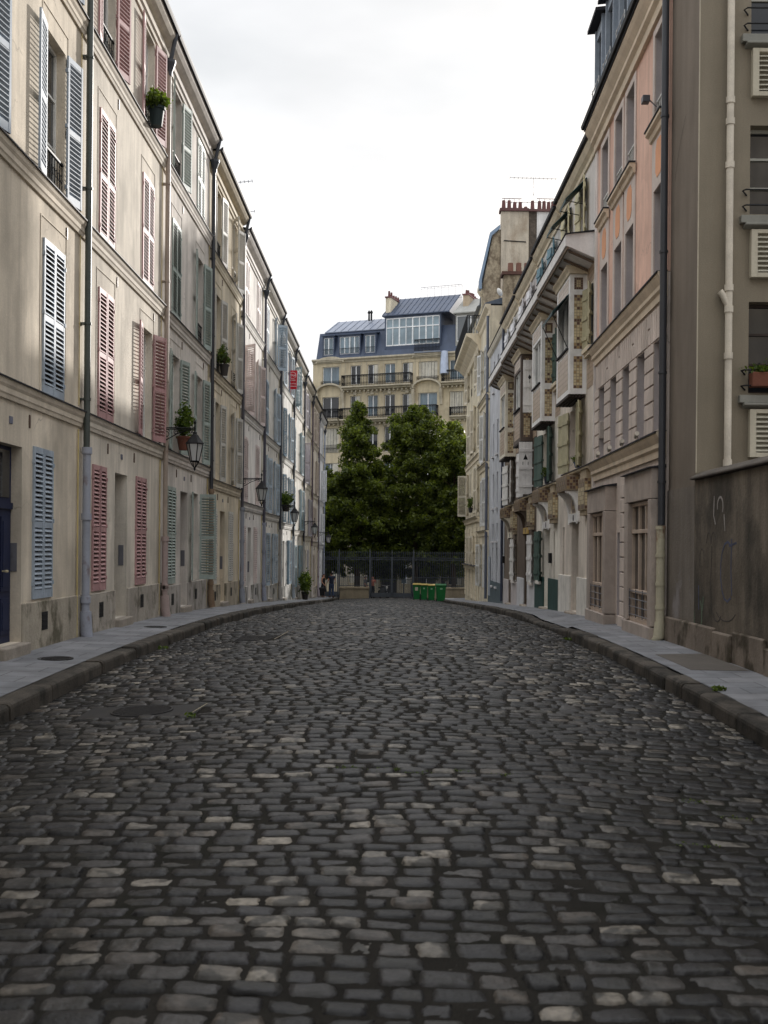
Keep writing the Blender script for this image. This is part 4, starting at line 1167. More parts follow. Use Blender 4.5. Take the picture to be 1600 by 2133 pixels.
BLAB = ['cream house with white tiled bay, yellow green shutters and dark awnings beside the peach house',
        'cream house with a white tiled bay, dark green shutters and a dark green painted base',
        'dark brown house with brown tiled bay and white shutters cut with triangle and diamond',
        'brownish house with a cream framed tiled bay, farthest of the four bay houses']
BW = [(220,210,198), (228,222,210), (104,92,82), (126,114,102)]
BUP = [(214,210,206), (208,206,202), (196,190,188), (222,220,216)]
BFR = [(236,235,233), (236,235,233), (98,86,78), (226,218,200)]
BSH = [(184,178,148), (80,100,93), (226,224,222), (222,220,216)]
BPL = [(222,218,210), (38,70,66), (206,206,208), (198,190,188)]
BZ = [25.1, 30.15, 35.1, 40.05, 45.0]
def bay_house(i):
    z0, z1 = BZ[i], BZ[i+1]; W = z1-z0
    dt = [0.0, -0.08, -0.18, -0.28][i]
    t = thing('bay_house', BLAB[i], 'house', (4.82, z1, dt), -PI/2, 'houses with tiled bays on the right')
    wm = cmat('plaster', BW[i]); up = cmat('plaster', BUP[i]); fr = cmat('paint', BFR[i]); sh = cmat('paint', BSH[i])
    cream = cmat('trim', (216, 204, 180))
    gm = float(gnd((z0+z1)/2))-dt; gl = float(gnd(z1))-dt-0.4
    dcx, dw = 2.45, 1.05; wcx, ww = 2.30, 1.65
    slot = 0.62
    mb = MB()
    holes = [(dcx-dw/2, dcx+dw/2, gm+0.05, 0.70, 0.45), (wcx-ww/2, wcx+ww/2, 2.08, 3.70, 0.30)]
    if i in (0, 1): holes.append((slot-0.14, slot+0.14, gm+0.2, 0.60, 0.25))
    gw = None
    if i >= 1:
        gx = [None, 1.05, 4.15, 3.9][i]
        if i == 1: holes[-1] = (3.75, 4.03, gm+0.2, 0.60, 0.25)
        gw = (gx, 0.78); holes.append((gx-0.39, gx+0.39, -0.95, 0.62, 0.25))
    wall_holes(mb, 0, W, gl, 6.95, holes); shell(mb, 0.002, W-0.002, gl, 9.75, 7.0)
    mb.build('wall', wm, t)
    # attic wall above the eave
    at = [(1.05, 0.75), (3.35, 0.75)]
    mb = MB(); wall_holes(mb, 0, W, 6.95, 9.72, [(c-w/2, c+w/2, 7.75, 9.25, 0.2) for c, w in at], y=-0.004)
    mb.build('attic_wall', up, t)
    ash = [cmat('paint', (214,206,170)), cmat('paint', (110,144,158)), cmat('paint', (232,232,236)), cmat('paint', (232,232,236))][i]
    for k, (c, w) in enumerate(at):
        w_ = put('window', casement(w, 1.5, fr if i != 2 else WHITE), t, (c, 0.16, 7.75)); put('pane', pane_mesh(w-0.06, 1.44, GLASS), w_, (0, -0.012, 0.03))
        me, _ = plank_leaf(w/2, 1.5, ash)
        for s in (1, -1):
            o = put('shutter', me, w_, (-s*w/2, -0.20, 0)); o.rotation_euler = (0, 0, R(-170) if s > 0 else R(-14))
        if i == 0:
            mb = MB(); mb.prism([(-0.02,9.28), (-0.55,8.74), (-0.55,8.66), (-0.54,8.66), (-0.53,8.73), (-0.01,9.26)], c-0.45, c+0.45)
            aw = mb.build('awning', cmat('paint', (26,58,60)), t)
            mb = MB(); mb.tube([(c+0.43,-0.02,8.6), (c+0.43,-0.54,8.70)], 0.012, 5); mb.tube([(c-0.43,-0.02,8.6), (c-0.43,-0.54,8.70)], 0.012, 5); mb.build('awning_arm', IRON, aw)
    # top cornice, gutter, roof
    mb = MB(); mb.prism([(0,9.45), (-0.05,9.45), (-0.06,9.55), (-0.14,9.62), (-0.2,9.72), (-0.2,9.80), (0,9.80)], 0, W-0.003); cn = mb.build('cornice', cream, t)
    mb = MB(); mb.prism([(-0.18,9.81), (-0.28,9.81), (-0.30,9.88), (-0.20,9.88)], 0, W-0.003); mb.build('gutter', ZINC, cn)
    mb = MB(); mb.prism([(-0.18,9.86), (0.25,9.9), (1.25,12.5), (3.4,12.8), (7,9.8)], 0.001, W-0.001); mb.build('roof', ZINC, t)  # roof raised steeply, unseen behind the cornice, to shade the left terrace
    # wide eave (canopy) with rafters underneath
    mb = MB(); mb.prism([(-0.005,6.92), (-0.60,7.18), (-0.73,7.22), (-0.73,7.47), (-0.66,7.50), (-0.005,7.56)], 0, W if i else W-0.05)
    ea = mb.build('eave', cmat('trim', (226,224,222)), t)
    mb = MB()
    n = 7
    for q in range(n):
        x = 0.25+(W-0.5)*q/(n-1); mb.prism([(-0.02,6.86), (-0.62,7.12), (-0.62,7.165), (-0.02,6.905)], x-0.035, x+0.035)
    mb.prism([(-0.66,7.14), (-0.70,7.14), (-0.70,7.218), (-0.66,7.20)], 0, W-0.06)
    mb.build('rafters', mat('brown_timber', rgb(112,96,80), 0.8, 0.2, 4), ea)
    mb = MB(); mb.prism([(-0.75,7.505), (0,7.60), (0,7.575), (-0.75,7.485)], 0, W); mb.build('flashing', ZINC, ea)
    # the bay
    bx0, bx1, bd, b0, b1 = 1.78, 3.85, 0.42, 3.86, 6.86
    mb = MB()
    fw = 0.10
    wz0, wz1 = 5.05, 6.35
    fx0, fx1 = bx0+0.22, bx1-0.22
    wall_holes(mb, bx0, bx1, b0, b1, [(fx0, fx1, wz0, wz1, 0.12)], y=-bd)
    for x in (bx0, bx1):
        a, b = (x, 1) if x == bx0 else (x, -1)
        if b > 0: mb.quad((x,0,b0), (x,-bd,b0), (x,-bd,b1), (x,0,b1))
        else: mb.quad((x,-bd,b0), (x,0,b0), (x,0,b1), (x,-bd,b1))
    mb.quad((bx0,-bd,b0), (bx0,0,b0), (bx1,0,b0), (bx1,-bd,b0))
    bay = mb.build('bay', fr, t)
    mb = MB(); mb.prism([(0,b1-0.02), (-bd-0.03,b1-0.02), (-bd-0.05,b1+0.05), (-bd-0.11,b1+0.12), (-bd-0.11,b1+0.18), (0,b1+0.18)], bx0-0.10, bx1+0.10); mb.build('bay_cornice', cream, bay)
    mb = MB()
    for q in range(5):
        yy = -0.07-q*0.085; mb.box(bx0+0.05, bx1-0.05, yy-0.03, yy+0.03, b0-0.07, b0-0.002)
    mb.build('bay_joists', mat('dark_timber', rgb(60,50,46), 0.8, 0.2, 4), bay)
    mb = MB()
    cd = bd-2*fw
    for x, n_ in ((bx1, 1), (bx0, -1)):
        U = (0, -1, 0) if n_ < 0 else (0, 1, 0); P0 = -fw if n_ < 0 else -bd+fw
        Nn = (n_, 0, 0)
        tile_panel(mb, (x, P0, b1-0.40), U, (0,0,1), Nn, cd, 0.30, 4, pat_square)
        tile_panel(mb, (x, P0, 4.98), U, (0,0,1), Nn, cd, 1.35, 3, pat_long)
        tile_panel(mb, (x, P0, b0+0.14), U, (0,0,1), Nn, cd, 0.80, 3, pat_low)
    tile_panel(mb, (fx0, -bd, b0+0.14), (1,0,0), (0,0,1), (0,-1,0), fx1-fx0, 0.90, 12, pat_pink)
    tile_panel(mb, (fx0, -bd, wz1+0.08), (1,0,0), (0,0,1), (0,-1,0), fx1-fx0, 0.34, 12, pat_pink)
    mb.build('bay_tiles', TILES, bay)
    bw = fx1-fx0
    w_ = put('window', casement(bw, wz1-wz0, WHITE, 0), bay, ((fx0+fx1)/2, -bd+0.10, wz0))
    mb = MB(); mb.box(fx0, fx1, -bd+0.095, -bd+0.105, wz0+0.03, wz1-0.03); mb.build('pane', GLASS_PALE, bay)
    mb = MB(); mb.box(fx0-0.04, fx1+0.04, -bd-0.06, -bd-0.001, wz0-0.05, wz0-0.015); mb.build('sill', ZINC, bay)
    if i == 0:
        mb = MB(); mb.prism([(-bd-0.002,6.40), (-bd-0.42,5.95), (-bd-0.42,5.87), (-bd-0.41,5.87), (-bd-0.40,5.93), (-bd-0.002,6.37)], fx0-0.05, fx1+0.05)
        aw = mb.build('awning', cmat('paint', (26,58,60)), bay)
        mb = MB(); mb.tube([(fx1,-bd-0.02,5.05), (fx1,-bd-0.41,5.90)], 0.012, 5); mb.tube([(fx0,-bd-0.02,5.05), (fx0,-bd-0.41,5.90)], 0.012, 5); mb.build('awning_arm', IRON, aw)
    # window between bay and near party wall (upper) with shutters
    nx = W-0.62
    mb = MB(); mb.box(nx-0.25, nx+0.25, -0.02, 0.004, 4.95, 6.42); nb = mb.build('window', DARK, t)
    me, em = plank_leaf(0.30, 1.45, sh if i else cmat('paint', (184,178,148)), 'diamond' if i == 2 else None)
    if i == 2:
        me, em = plank_leaf(0.44, 1.75, sh, 'diamond'); o = put('shutter', me, nb, (W-0.12, -0.03, 4.72)); o.rotation_euler = (0,0,R(-92)); put('cut_out', em, o)
    else:
        for s in (1, -1):
            o = put('shutter', me, nb, (nx-s*0.25, -0.045, 4.96)); o.rotation_euler = (0, 0, R(-165) if s > 0 else R(-22))
    mb = MB(); mb.box(nx-0.46, nx+0.46, -0.15, -0.001, 4.80, 4.90); mb.box(nx-0.40, nx+0.40, -0.10, -0.001, 4.70, 4.80); mb.build('sill', cream, nb)
    mb = MB(); tile_panel(mb, (nx-0.45, -0.001, 3.95), (1,0,0), (0,0,1), (0,-1,0), 0.95, 0.72, 8, pat_pink); mb.build('wall_tiles', TILES, t); mb = MB(); tile_panel(mb, (nx-0.45, -0.001, 6.5), (1,0,0), (0,0,1), (0,-1,0), 0.95, 0.40, 8, pat_pink); mb.build('wall_tiles', TILES, t)
    # first floor window with open plank shutters
    w_ = put('window', casement(ww, 1.62, WHITE), t, (wcx, 0.26, 2.08)); put('pane', pane_mesh(ww-0.06, 1.56, GLASS if i != 1 else GLASS_PALE), w_, (0, -0.012, 0.03))
    me, _ = plank_leaf(0.44, 1.62, sh)
    for s in (1, -1):
        for q in (0, 1):
            o = put('shutter', me, w_, (-s*(ww/2+(0.46 if q else 0.0)), -0.31, 0)); o.rotation_euler = (0, 0, (R(-170+7*q) if s > 0 else R(-16-5*q)))
    if i == 2:
        me, em = plank_leaf(0.46, 1.78, sh, 'triangle'); o = put('shutter', me, w_, (ww/2+0.95, -0.30, -0.05)); o.rotation_euler = (0, 0, R(-90)); put('cut_out', em, o)
    mb = MB(); mb.prism([(0,2.04), (-0.16,2.00), (-0.16,1.955), (0,1.955)], wcx-ww/2-0.25, W-0.25); s_ = mb.build('sill', cream, t)
    mb = MB(); mb.prism([(0,2.065), (-0.185,2.02), (-0.185,1.995), (-0.17,1.995), (0,2.045)], wcx-ww/2-0.28, W-0.22); mb.build('flashing', ZINC, s_)
    # tile clad planter box on a curved bracket above the door
    mb = MB(); mb.box(wcx-0.80, wcx+0.75, -0.36, -0.001, 1.50, 1.90)
    pb = mb.build('planter_box', mat('brown_grey_stone', rgb(142,126,108), 0.9, 0.15, 3), t, bevel=0.008)
    mb = MB(); tile_panel(mb, (wcx+0.75, -0.33, 1.54), (0,1,0), (0,0,1), (1,0,0), 0.30, 0.32, 4, pat_brown); tile_panel(mb, (wcx-0.76, -0.36, 1.54), (1,0,0), (0,0,1), (0,-1,0), 1.47, 0.32, 14, pat_brown); mb.build('planter_tiles', TILES, pb)
    arcp = [(0.0, 0.72)]+[(-0.34+0.30*math.cos(R(a))*1.0, 1.49-0.72+0.68*math.sin(R(a))) for a in np.linspace(-10, 88, 8)]+[(-0.34,1.495), (0,1.495)]
    for x in (wcx-0.74, wcx+0.50):
        mb = MB(); mb.prism(arcp, x, x+0.20); mb.build('bracket', fr if i != 2 else wm, pb)
    mb = MB(); tile_panel(mb, (dcx-0.45, -0.001, 0.95), (1,0,0), (0,0,1), (0,-1,0), 0.9, 0.50, 9, pat_long); mb.build('door_tiles', TILES, pb)
    # tile pilaster under the sill at the near end
    mb = MB(); mb.box(W-1.25, W-0.42, -0.17, -0.001, 0.95, 1.73); mb.box(W-1.20, W-0.47, -0.13, -0.001, 0.82, 0.95); mb.box(W-1.22, W-0.45, -0.12, -0.001, 1.73, 1.954)
    pl_ = mb.build('tile_pilaster', cmat('trim', (170,156,134)), t, bevel=0.006)
    mb = MB(); tile_panel(mb, (W-0.42, -0.16, 0.98), (0,1,0), (0,0,1), (1,0,0), 0.15, 0.74, 2, pat_low); tile_panel(mb, (W-1.23, -0.17, 0.98), (1,0,0), (0,0,1), (0,-1,0), 0.79, 0.74, 7, pat_low); mb.build('pilaster_tiles', TILES, pl_)
    # lintel with a number, door, narrow window, plinth
    mb = MB(); mb.box(dcx-0.66, dcx+0.66, -0.05, -0.001, 0.702, 0.92); ln = mb.build('lintel', fr if i != 2 else cmat('trim', (190,160,96)), t)
    mb = MB(); mb.extrude([(dcx+0.08*math.cos(a), 0.81+0.085*math.sin(a)) for a in np.linspace(0, 2*PI, 13)[:-1]], 'y', -0.056, -0.05); mb.build('number_plate', cmat('paint', (70,70,80)), ln)
    mb = MB(); dh = 0.70-gm-0.08; mb.box(-dw/2, dw/2, 0, 0.05, 0, dh); mb.box(-dw/2+0.1, -0.05, -0.02, 0, 0.2, dh-0.5); mb.box(0.05, dw/2-0.1, -0.02, 0, 0.2, dh-0.5)
    mb.build('door', cmat('paint', [(74,50,44), (150,160,168), (52,46,44), (70,62,58)][i]), t, loc=(dcx, 0.40, gm+0.06))
    mb = MB(); mb.box(dcx-dw/2-0.04, dcx+dw/2+0.04, -0.18, 0.4, gm-0.3, gm+0.045); mb.build('doorstep', cmat('stone', (160,150,138)), t, bevel=0.02)
    pz = -0.70+dt*0.0 + (gm+1.67)
    mb = MB()
    cuts = [(0.0, dcx-dw/2-0.001), (dcx+dw/2+0.001, W-0.001)]
    for a, b in cuts:
        mb = MB(); mb.box(a, b, -0.05, -0.001, gl, pz); mb.build('plinth', cmat('paint', BPL[i]), t, bevel=0.008)
    if gw:
        gx, gww = gw
        w_ = put('window', casement(gww, 1.56, WHITE), t, (gx, 0.2, -0.95)); put('pane', pane_mesh(gww-0.06, 1.5, GLASS), w_, (0, -0.012, 0.03))
        me, _ = plank_leaf(gww/2, 1.6, sh)
        for s in (1, -1):
            o = put('shutter', me, w_, (-s*gww/2, -0.24, -0.01)); o.rotation_euler = (0, 0, R(-168) if s > 0 else R(-18))
        mb = MB(); mb.box(gx-gww/2-0.08, gx+gww/2+0.08, -0.12, -0.001, -1.06, -0.96); mb.build('sill', cmat('trim', (222,216,208)), w_).location = (-gx, -0.2, 0.95)
    if i in (1, 3):
        mb = MB(); mb.box(0.04 if i == 3 else dcx+dw/2+0.3, 0.24 if i == 3 else dcx+dw/2+0.5, -0.09, -0.001, -0.35, -0.05); mb.build('letter_box', DARK, t, bevel=0.01)
    if i == 3:
        mb = MB(); mb.tube([(0.05,-0.12,9.7), (0.05,-0.12,gm)], 0.05, 10); mb.build('drainpipe', cmat('metal', (52,58,76)), t)
    return t
BH = [bay_house(i) for i in range(4)]
pot_plant('flower_pot', 'small dark pot with a plant on the sill above the dark green base', 'flower pot', (4.70, 32.0, 1.96), 0.10, 0.24, cmat('plain', (52,54,66)), 160, (0.16,0.20,0.16), 0.06, 21, lift=0.12)
pot_plant('flower_pot', 'sill plant among the pale yellow green shutters', 'flower pot', (4.72, 26.9, 2.07), 0.09, 0.14, cmat('plain', (90,100,140)), 120, (0.14,0.24,0.10), 0.05, 22, lift=0.06)

# ---- narrow grey blue house
y0, y1 = 45.0, 52.2
t = thing('grey_blue_house', 'narrow plain grey blue rendered house with slit windows and a dark painted base', 'house', (4.82, y1, 0), -PI/2)
W = y1-y0; GB = cmat('plaster', (190,192,197))
cols = [(2.1, 0.5), (4.0, 0.5)]
rows = [(7.4, 8.85), (4.35, 5.9), (1.9, 3.5), (0.35, 1.15), (-1.75, 0.02)]
mb = MB(); wall_holes(mb, 0, W, -3.2, 9.5, [(c-w/2, c+w/2, a, b, 0.3) for c, w in cols for a, b in rows]); shell(mb, 0.002, W-0.002, -3.2, 9.5, 7); mb.build('wall', GB, t)
for c, w in cols:
    for a, b in rows:
        w_ = put('window', casement(w, b-a, WHITE), t, (c, 0.26, a)); put('pane', pane_mesh(w-0.06, b-a-0.06, GLASS), w_, (0, -0.012, 0.03))
        mb = MB(); mb.box(-w/2-0.06, w/2+0.06, -0.36, -0.262, -0.10, -0.02); mb.build('sill', cmat('trim', (206,204,204)), w_)
mb = MB(); mb.prism([(0,9.35), (-0.10,9.42), (-0.16,9.55), (-0.16,9.62), (0,9.62)], 0, W); mb.build('cornice', cmat('trim', (214,206,190)), t)
mb = MB(); mb.prism([(-0.2,9.625), (0.2,9.7), (1.3,12.1), (3.5,12.6), (7,10.2), (7,9.5), (0,9.55)], 0.001, W-0.001); mb.build('roof', ZINC, t)  # raised out of view like the bay roofs, for its shadow opposite
mb = MB(); mb.box(0, W, -0.03, -0.001, -3.2, -1.55); mb.build('plinth', cmat('paint', (84,98,104)), t)
mb = MB(); mb.box(0.35, 1.15, -0.001, 0.03, -2.3, -0.4); mb.build('door', cmat('paint', (170,176,186)), t).location = (0, -0.06, 0)
mb = MB(); mb.tube([(W-0.12,-0.10,9.3), (W-0.12,-0.10,-1.9)], 0.06, 8); mb.build('drainpipe', cmat('metal', (92,97,108)), t)
# stone chimney stack behind its roof
STONE = mat('rubble_stone', rgb(160,148,128), 0.95, 0.2, 2.0, 0.2, 8, stain=rgb(104,92,78), stain_amt=0.8, stain_scale=2.2, stain_lo=0.47, stain_hi=0.58, bump=0.8, bscale=6, spec=0.1)
mb = MB(); mb.box(0.15, 0.85, 0.55, 2.6, 9.4, 13.3); ch = mb.build('chimney', STONE, t, bevel=0.02)
mb = MB(); mb.box(0.08, 0.92, 0.45, 2.7, 13.303, 13.46); mb.build('chimney_cap', cmat('stone', (96,72,66)), ch)
for k, (yy, hh) in enumerate(((0.9, 0.5), (1.3, 0.5), (1.7, 0.5), (2.25, 1.2))):
    mb = MB(); mb.lathe([(0.15,13.45), (0.13,13.45+hh), (0.10,13.45+hh), (0.10,13.5)], 10, 0.5, yy); mb.build('chimney_pot', mat('orange_pot' if k == 3 else 'brown_pot', rgb(176,90,54) if k == 3 else rgb(122,88,76), 0.85), ch)

# ---- cream shuttered house
y0, y1 = 52.2, 57.8
t = thing('cream_house', 'pale cream house with closed white shutters and a blue drainpipe, beside the grey blue one', 'house', (4.82, y1, 0), -PI/2)
W = y1-y0; CW = cmat('plaster', (216,206,184)); CT = cmat('trim', (220,208,184)); WSH = cmat('paint', (214,214,212))
fl = [(8.3, 10.5), (4.5, 7.0), (1.15, 3.6), (-2.05, 0.2)]
cs = [0.95, 2.75, 4.5]
mb = MB(); wall_holes(mb, 0, W, -3.6, 12.0, [(c-0.5, c+0.5, a, b, 0.2) for c in cs for a, b in fl]); shell(mb, 0.002, W-0.002, -3.6, 12.0, 8); mb.build('wall', CW, t)
for c in cs:
    for k, (a, b) in enumerate(fl):
        st = 'C' if (k+int(c)) % 3 else (162, 164)
        window(t, c, a, 1.0, b-a, st, WSH)
for s in (7.7, 4.3, 0.9):
    mb = MB(); mb.prism([(0,s-0.3), (-0.06,s-0.28), (-0.07,s-0.12), (-0.16,s-0.05), (-0.16,s), (0,s)], 0, W-0.003); so = mb.build('string_course', CT, t)
    mb = MB(); mb.prism([(0,s+0.03), (-0.19,s+0.002), (-0.19,s-0.02), (-0.165,s-0.02), (0,s+0.004)], 0, W-0.003); mb.build('flashing', ZINC, so)
mb = MB(); mb.prism([(0,11.5), (-0.08,11.6), (-0.10,11.8), (-0.28,11.95), (-0.28,12.08), (0,12.08)], 0, W-0.003); mb.build('cornice', CT, t)
mb = MB(); mb.prism([(-0.3,12.085), (-0.3,12.12), (2.4,13.0), (8,12.2), (8,12.0)], 0.001, W-0.001); mb.build('roof', ZINC_BLUE, t)
mb = MB(); mb.box(W-0.30, W+0.02, 0.9, 4.6, 9.4, 13.1); mb.build('gable', STONE, t)
mb = MB(); mb.tube([(W-0.10,-0.13,11.5), (W-0.10,-0.13,-2.5)], 0.07, 8)
for z in (4.0, 0.6, 7.4): mb.tube([(W-0.10,-0.13,z-0.03), (W-0.10,-0.13,z+0.03)], 0.09, 8)
mb.build('drainpipe', cmat('metal', (92,98,112)), t)
# satellite dish on the parapet
t2 = thing('satellite_dish', 'white satellite dish on the roof edge before the rubble gable', 'satellite dish', (5.35, 53.0, 12.45), R(20))
mb = MB(); mb.lathe([(0.001,0.05), (0.08,0.04), (0.15,0.015), (0.21,-0.03), (0.215,-0.025), (0.15,0.025), (0.08,0.05), (0.001,0.06)], 20)
o = mb.build('dish', WHITE, t2, smooth=True, loc=(0,0,0.42)); o.rotation_euler = (R(75), 0, R(25))
mb = MB(); mb.tube([(0,0,-0.6), (0,0,0.40)], 0.02, 6); mb.build('mast', IRON, t2)

# ---- tall cream corner house with balcony, rubble gable and chimneys
y0, y1 = 57.8, 68.6
t = thing('corner_house', 'tall cream stone house with long iron balcony, rubble gable and rows of chimney pots', 'house', (4.82, y1, 0), -PI/2)
W = y1-y0
fl = [(9.2, 11.0), (5.6, 8.2), (2.0, 4.6), (-1.2, 0.7), (-2.85, -1.75)]
cs = [1.6, 4.2, 6.9, 9.6]
CS = cmat('plaster', (210,200,176)); WS2 = cmat('paint', (216,208,190))
mb = MB(); wall_holes(mb, 0, W, -4.0, 12.0, [(c-0.55, c+0.55, a, b, 0.25) for c in cs for a, b in fl[:4]]); shell(mb, 0.002, W-0.002, -4.0, 12.0, 8); mb.build('wall', CS, t)
for c in cs:
    for k, (a, b) in enumerate(fl[:4]):
        st = [None, (164,166), 'C', (165,165)][(k+int(c)) % 4]
        if k == 2 and c == cs[0]: st = (95, 165)
        window(t, c, a, 1.1, b-a, st, WS2, rail=(k < 3), railh=0.5)
mb = MB()
bands = []
for q in range(24):
    z = -3.0+q*0.30
    if z > 1.2: break
    bands.append(z)
for a, b in ((0.02, cs[0]-0.62), (cs[0]+0.62, cs[1]-0.62), (cs[1]+0.62, cs[2]-0.62), (cs[2]+0.62, cs[3]-0.62), (cs[3]+0.62, W-0.02)):
    mb = MB()
    for z in bands: mb.box(a, b, -0.04, -0.001, z+0.02, z+0.28)
    mb.build('banded_stonework', CT, t, bevel=0.006)
for s, d in ((1.75, 0.22), (5.2, 0.12), (-1.0, 0.25)):
    mb = MB(); mb.prism([(0,s-0.3), (-d*0.4,s-0.28), (-d*0.5,s-0.12), (-d,s-0.05), (-d,s), (0,s)], -0.03, W); so = mb.build('string_course', CT, t)
    mb = MB(); mb.prism([(0,s+0.03), (-d-0.03,s+0.002), (-d-0.03,s-0.02), (-d-0.005,s-0.02), (0,s+0.004)], -0.03, W); mb.build('flashing', ZINC, so)
# projecting balcony slab with consoles and railing
bz = 11.75
mb = MB(); mb.prism([(0,bz-0.95), (-0.12,bz-0.9), (-0.18,bz-0.62), (-0.40,bz-0.42), (-0.50,bz-0.30), (-0.78,bz-0.16), (-0.82,bz-0.10), (-0.82,bz), (0,bz)], -0.1, W-0.003); bs = mb.build('balcony', CT, t)
mb = MB()
def rail_run(mb, p, q, h, n, th=1.0):
    p, q = Vector(p), Vector(q)
    mb.tube([p+Vector((0,0,h)), q+Vector((0,0,h))], 0.025*th, 5); mb.tube([p+Vector((0,0,0.08)), q+Vector((0,0,0.08))], 0.015, 5); mb.tube([p+Vector((0,0,h-0.16)), q+Vector((0,0,h-0.16))], 0.012, 4)
    for i in range(n+1):
        a = p.lerp(q, i/n); mb.tube([a, a+Vector((0,0,h))], 0.012*th, 4)
        if i < n:
            b = p.lerp(q, (i+0.5)/n); d = (q-p).normalized()
            mb.tube([b+d*0.05*math.cos(u)+Vector((0,0,h-0.08+0.05*math.sin(u))) for u in np.linspace(0, 2*PI, 7)], 0.008*th, 4, caps=False)
            mb.tube([b+d*0.05*math.cos(u)+Vector((0,0,0.25+0.09*math.sin(u))) for u in np.linspace(0, 2*PI, 7)], 0.008*th, 4, caps=False)
rail_run(mb, (-0.08,-0.76,bz), (W-0.05,-0.76,bz), 1.0, 70); rail_run(mb, (W-0.05,-0.76,bz), (W-0.05,-0.02,bz), 1.0, 6)
mb.build('railing', IRON, bs)
# upper storey, mansard, gable, stacks
xs_ = W-1.7
mb = MB(); wall_holes(mb, xs_, W, 12.0, 14.4, [(W-1.3, W-0.4, 12.1, 14.1, 0.2)], y=0.12); mb.box(xs_, W-0.002, 0.125, 1.2, 14.402, 14.45); mb.quad((xs_,1.2,12),(W,1.2,12),(W,1.2,14.4),(xs_,1.2,14.4)); mb.quad((xs_,0.12,13.6),(xs_,1.2,13.6),(xs_,1.2,14.4),(xs_,0.12,14.4)); mb.box(0, xs_, 0.12, 1.2, 12.0, 13.61); mb.build('attic_wall', CS, t)
w_ = put('window', casement(0.9, 2.0, WHITE), t, (W-0.85, 0.28, 12.1)); put('pane', pane_mesh(0.84, 1.94, GLASS), w_, (0, -0.012, 0.03))
for c in cs[:3]:
    w_ = put('window', casement(0.8, 1.3, WHITE), t, (c, 0.118, 12.1)); put('pane', pane_mesh(0.74, 1.24, GLASS), w_, (0, -0.02, 0.03))
mb = MB(); mb.prism([(0.12,14.1), (0.02,14.2), (-0.10,14.4), (-0.10,14.52), (0.12,14.52)], W-1.7, W-0.003); mb.build('cornice', CT, t)
mb = MB(); mb.prism([(-0.10,14.53), (0.45,17.0), (1.2,17.3), (1.2,14.53)], W-1.7, W-0.004); mb.prism([(-0.10,13.62), (0.3,13.9), (1.2,14.0), (1.2,13.62)], 0, W-1.703); mb.prism([(1.203,12.02), (1.203,12.3), (7.9,13.0), (7.9,12.02)], 0, W-0.004); mb.build('roof', ZINC_BLUE, t)
mb = MB()
mb.extrude([(0.06,9.0), (0.06,14.5), (0.55,17.0), (1.0,17.4), (1.0,9.0)], 'x', W, W+0.30)
gb = mb.build('gable', STONE, t, bevel=0.02)
mb = MB(); mb.extrude([(-0.02,14.1), (-0.02,14.6), (0.50,17.0), (0.95,17.4), (0.95,17.6), (0.40,17.15), (-0.16,14.6), (-0.16,14.1)], 'x', W-0.1, W+0.42); mb.build('gable_flashing', mat('pale_blue_zinc', rgb(126,146,168), 0.5, 0.12, 2), gb)
PLAS = mat('weathered_plaster', rgb(192,182,166), 0.95, 0.14, 0.9, 0.08, 14, streak=0.25, stain=rgb(128,106,84), stain_amt=0.65, stain_scale=0.8, stain_lo=0.5, stain_hi=0.66, bump=0.4, spec=0.1)
ct = 18.3
mb = MB(); mb.box(W, W+0.45, 1.0, 2.50, 8.8, ct); c1 = mb.build('chimney_stack', PLAS, t, bevel=0.01)
mb = MB(); mb.box(W, W+0.36, 2.503, 2.94, 8.8, ct); c2 = mb.build('chimney_stack', mat('dark_rubble', rgb(84,76,68), 0.95, 0.3, 4, 0.3, 10, bump=0.8, bscale=8), t)
mb = MB(); mb.box(W, W+0.40, 2.943, 4.3, 8.8, ct); c3 = mb.build('chimney_stack', cmat('plaster', (206,204,202)), t)
mb = MB(); mb.box(W-0.10, W+0.55, 0.92, 2.50, ct+0.003, ct+0.16); mb.box(W-0.1, W+0.5, 2.503, 4.37, ct+0.003, ct+0.13); mb.build('chimney_cap', cmat('stone', (104,78,76)), t)
mb = MB(); mb.tube([(W+0.47,1.15,ct-1.6), (W+0.47,2.35,ct-1.66)], 0.03, 5); mb.build('wall_tie', IRON, c1)
g = random.Random(2)
for k, yy in enumerate((1.15, 1.45, 1.75, 2.05, 2.35, 2.72, 3.1, 3.35, 3.6, 3.83, 3.98)):
    hh = 0.18 if k == 4 else g.uniform(0.42, 0.52)
    mb = MB(); mb.lathe([(0.12,ct+0.14), (0.09,ct+0.14+hh), (0.07,ct+0.14+hh), (0.07,ct+0.2)], 8, W+0.22, yy); mb.build('chimney_pot', mat('red_pot', rgb(104,70,68), 0.85) if k == 0 else bpy.data.materials['red_pot'], t)
mb = MB()
for a, b in ((1.05, 2.12), (2.95, 4.1)):
    mb.tube([(W+0.22,a,ct+0.78), (W+0.22,b,ct+0.76)], 0.02, 4)
    for q in range(4): y_ = a+(b-a)*(q+0.5)/4; mb.tube([(W+0.22,y_,ct+0.5), (W+0.22,y_,ct+0.78)], 0.010, 4)
mb.build('pot_cowl_rack', cmat('metal', (96,72,80)), t)
mb = MB(); mb.box(W-0.001, W+0.4, 1.3, 1.75, 11.2, 11.55); mb.build('chimney_step', cmat('stone', (110,90,84)), c1)
aerial((7.60, 57.55, 18.5), 'thin television aerial standing among the chimney pots on the right', 1.75, [(1.7, -1.3, 1.2, 12, -0.05), (0.35, -1.5, 1.1, 10, 0.0)])
pot_plant('flower_pot', 'leafy pot plant on a window sill of the tall cream house with the balcony', 'flower pot', (4.60, 61.4, 2.05), 0.14, 0.3, cmat('plain', (60,60,60)), 200, (0.2,0.3,0.3), 0.09, 31, lift=0.3)
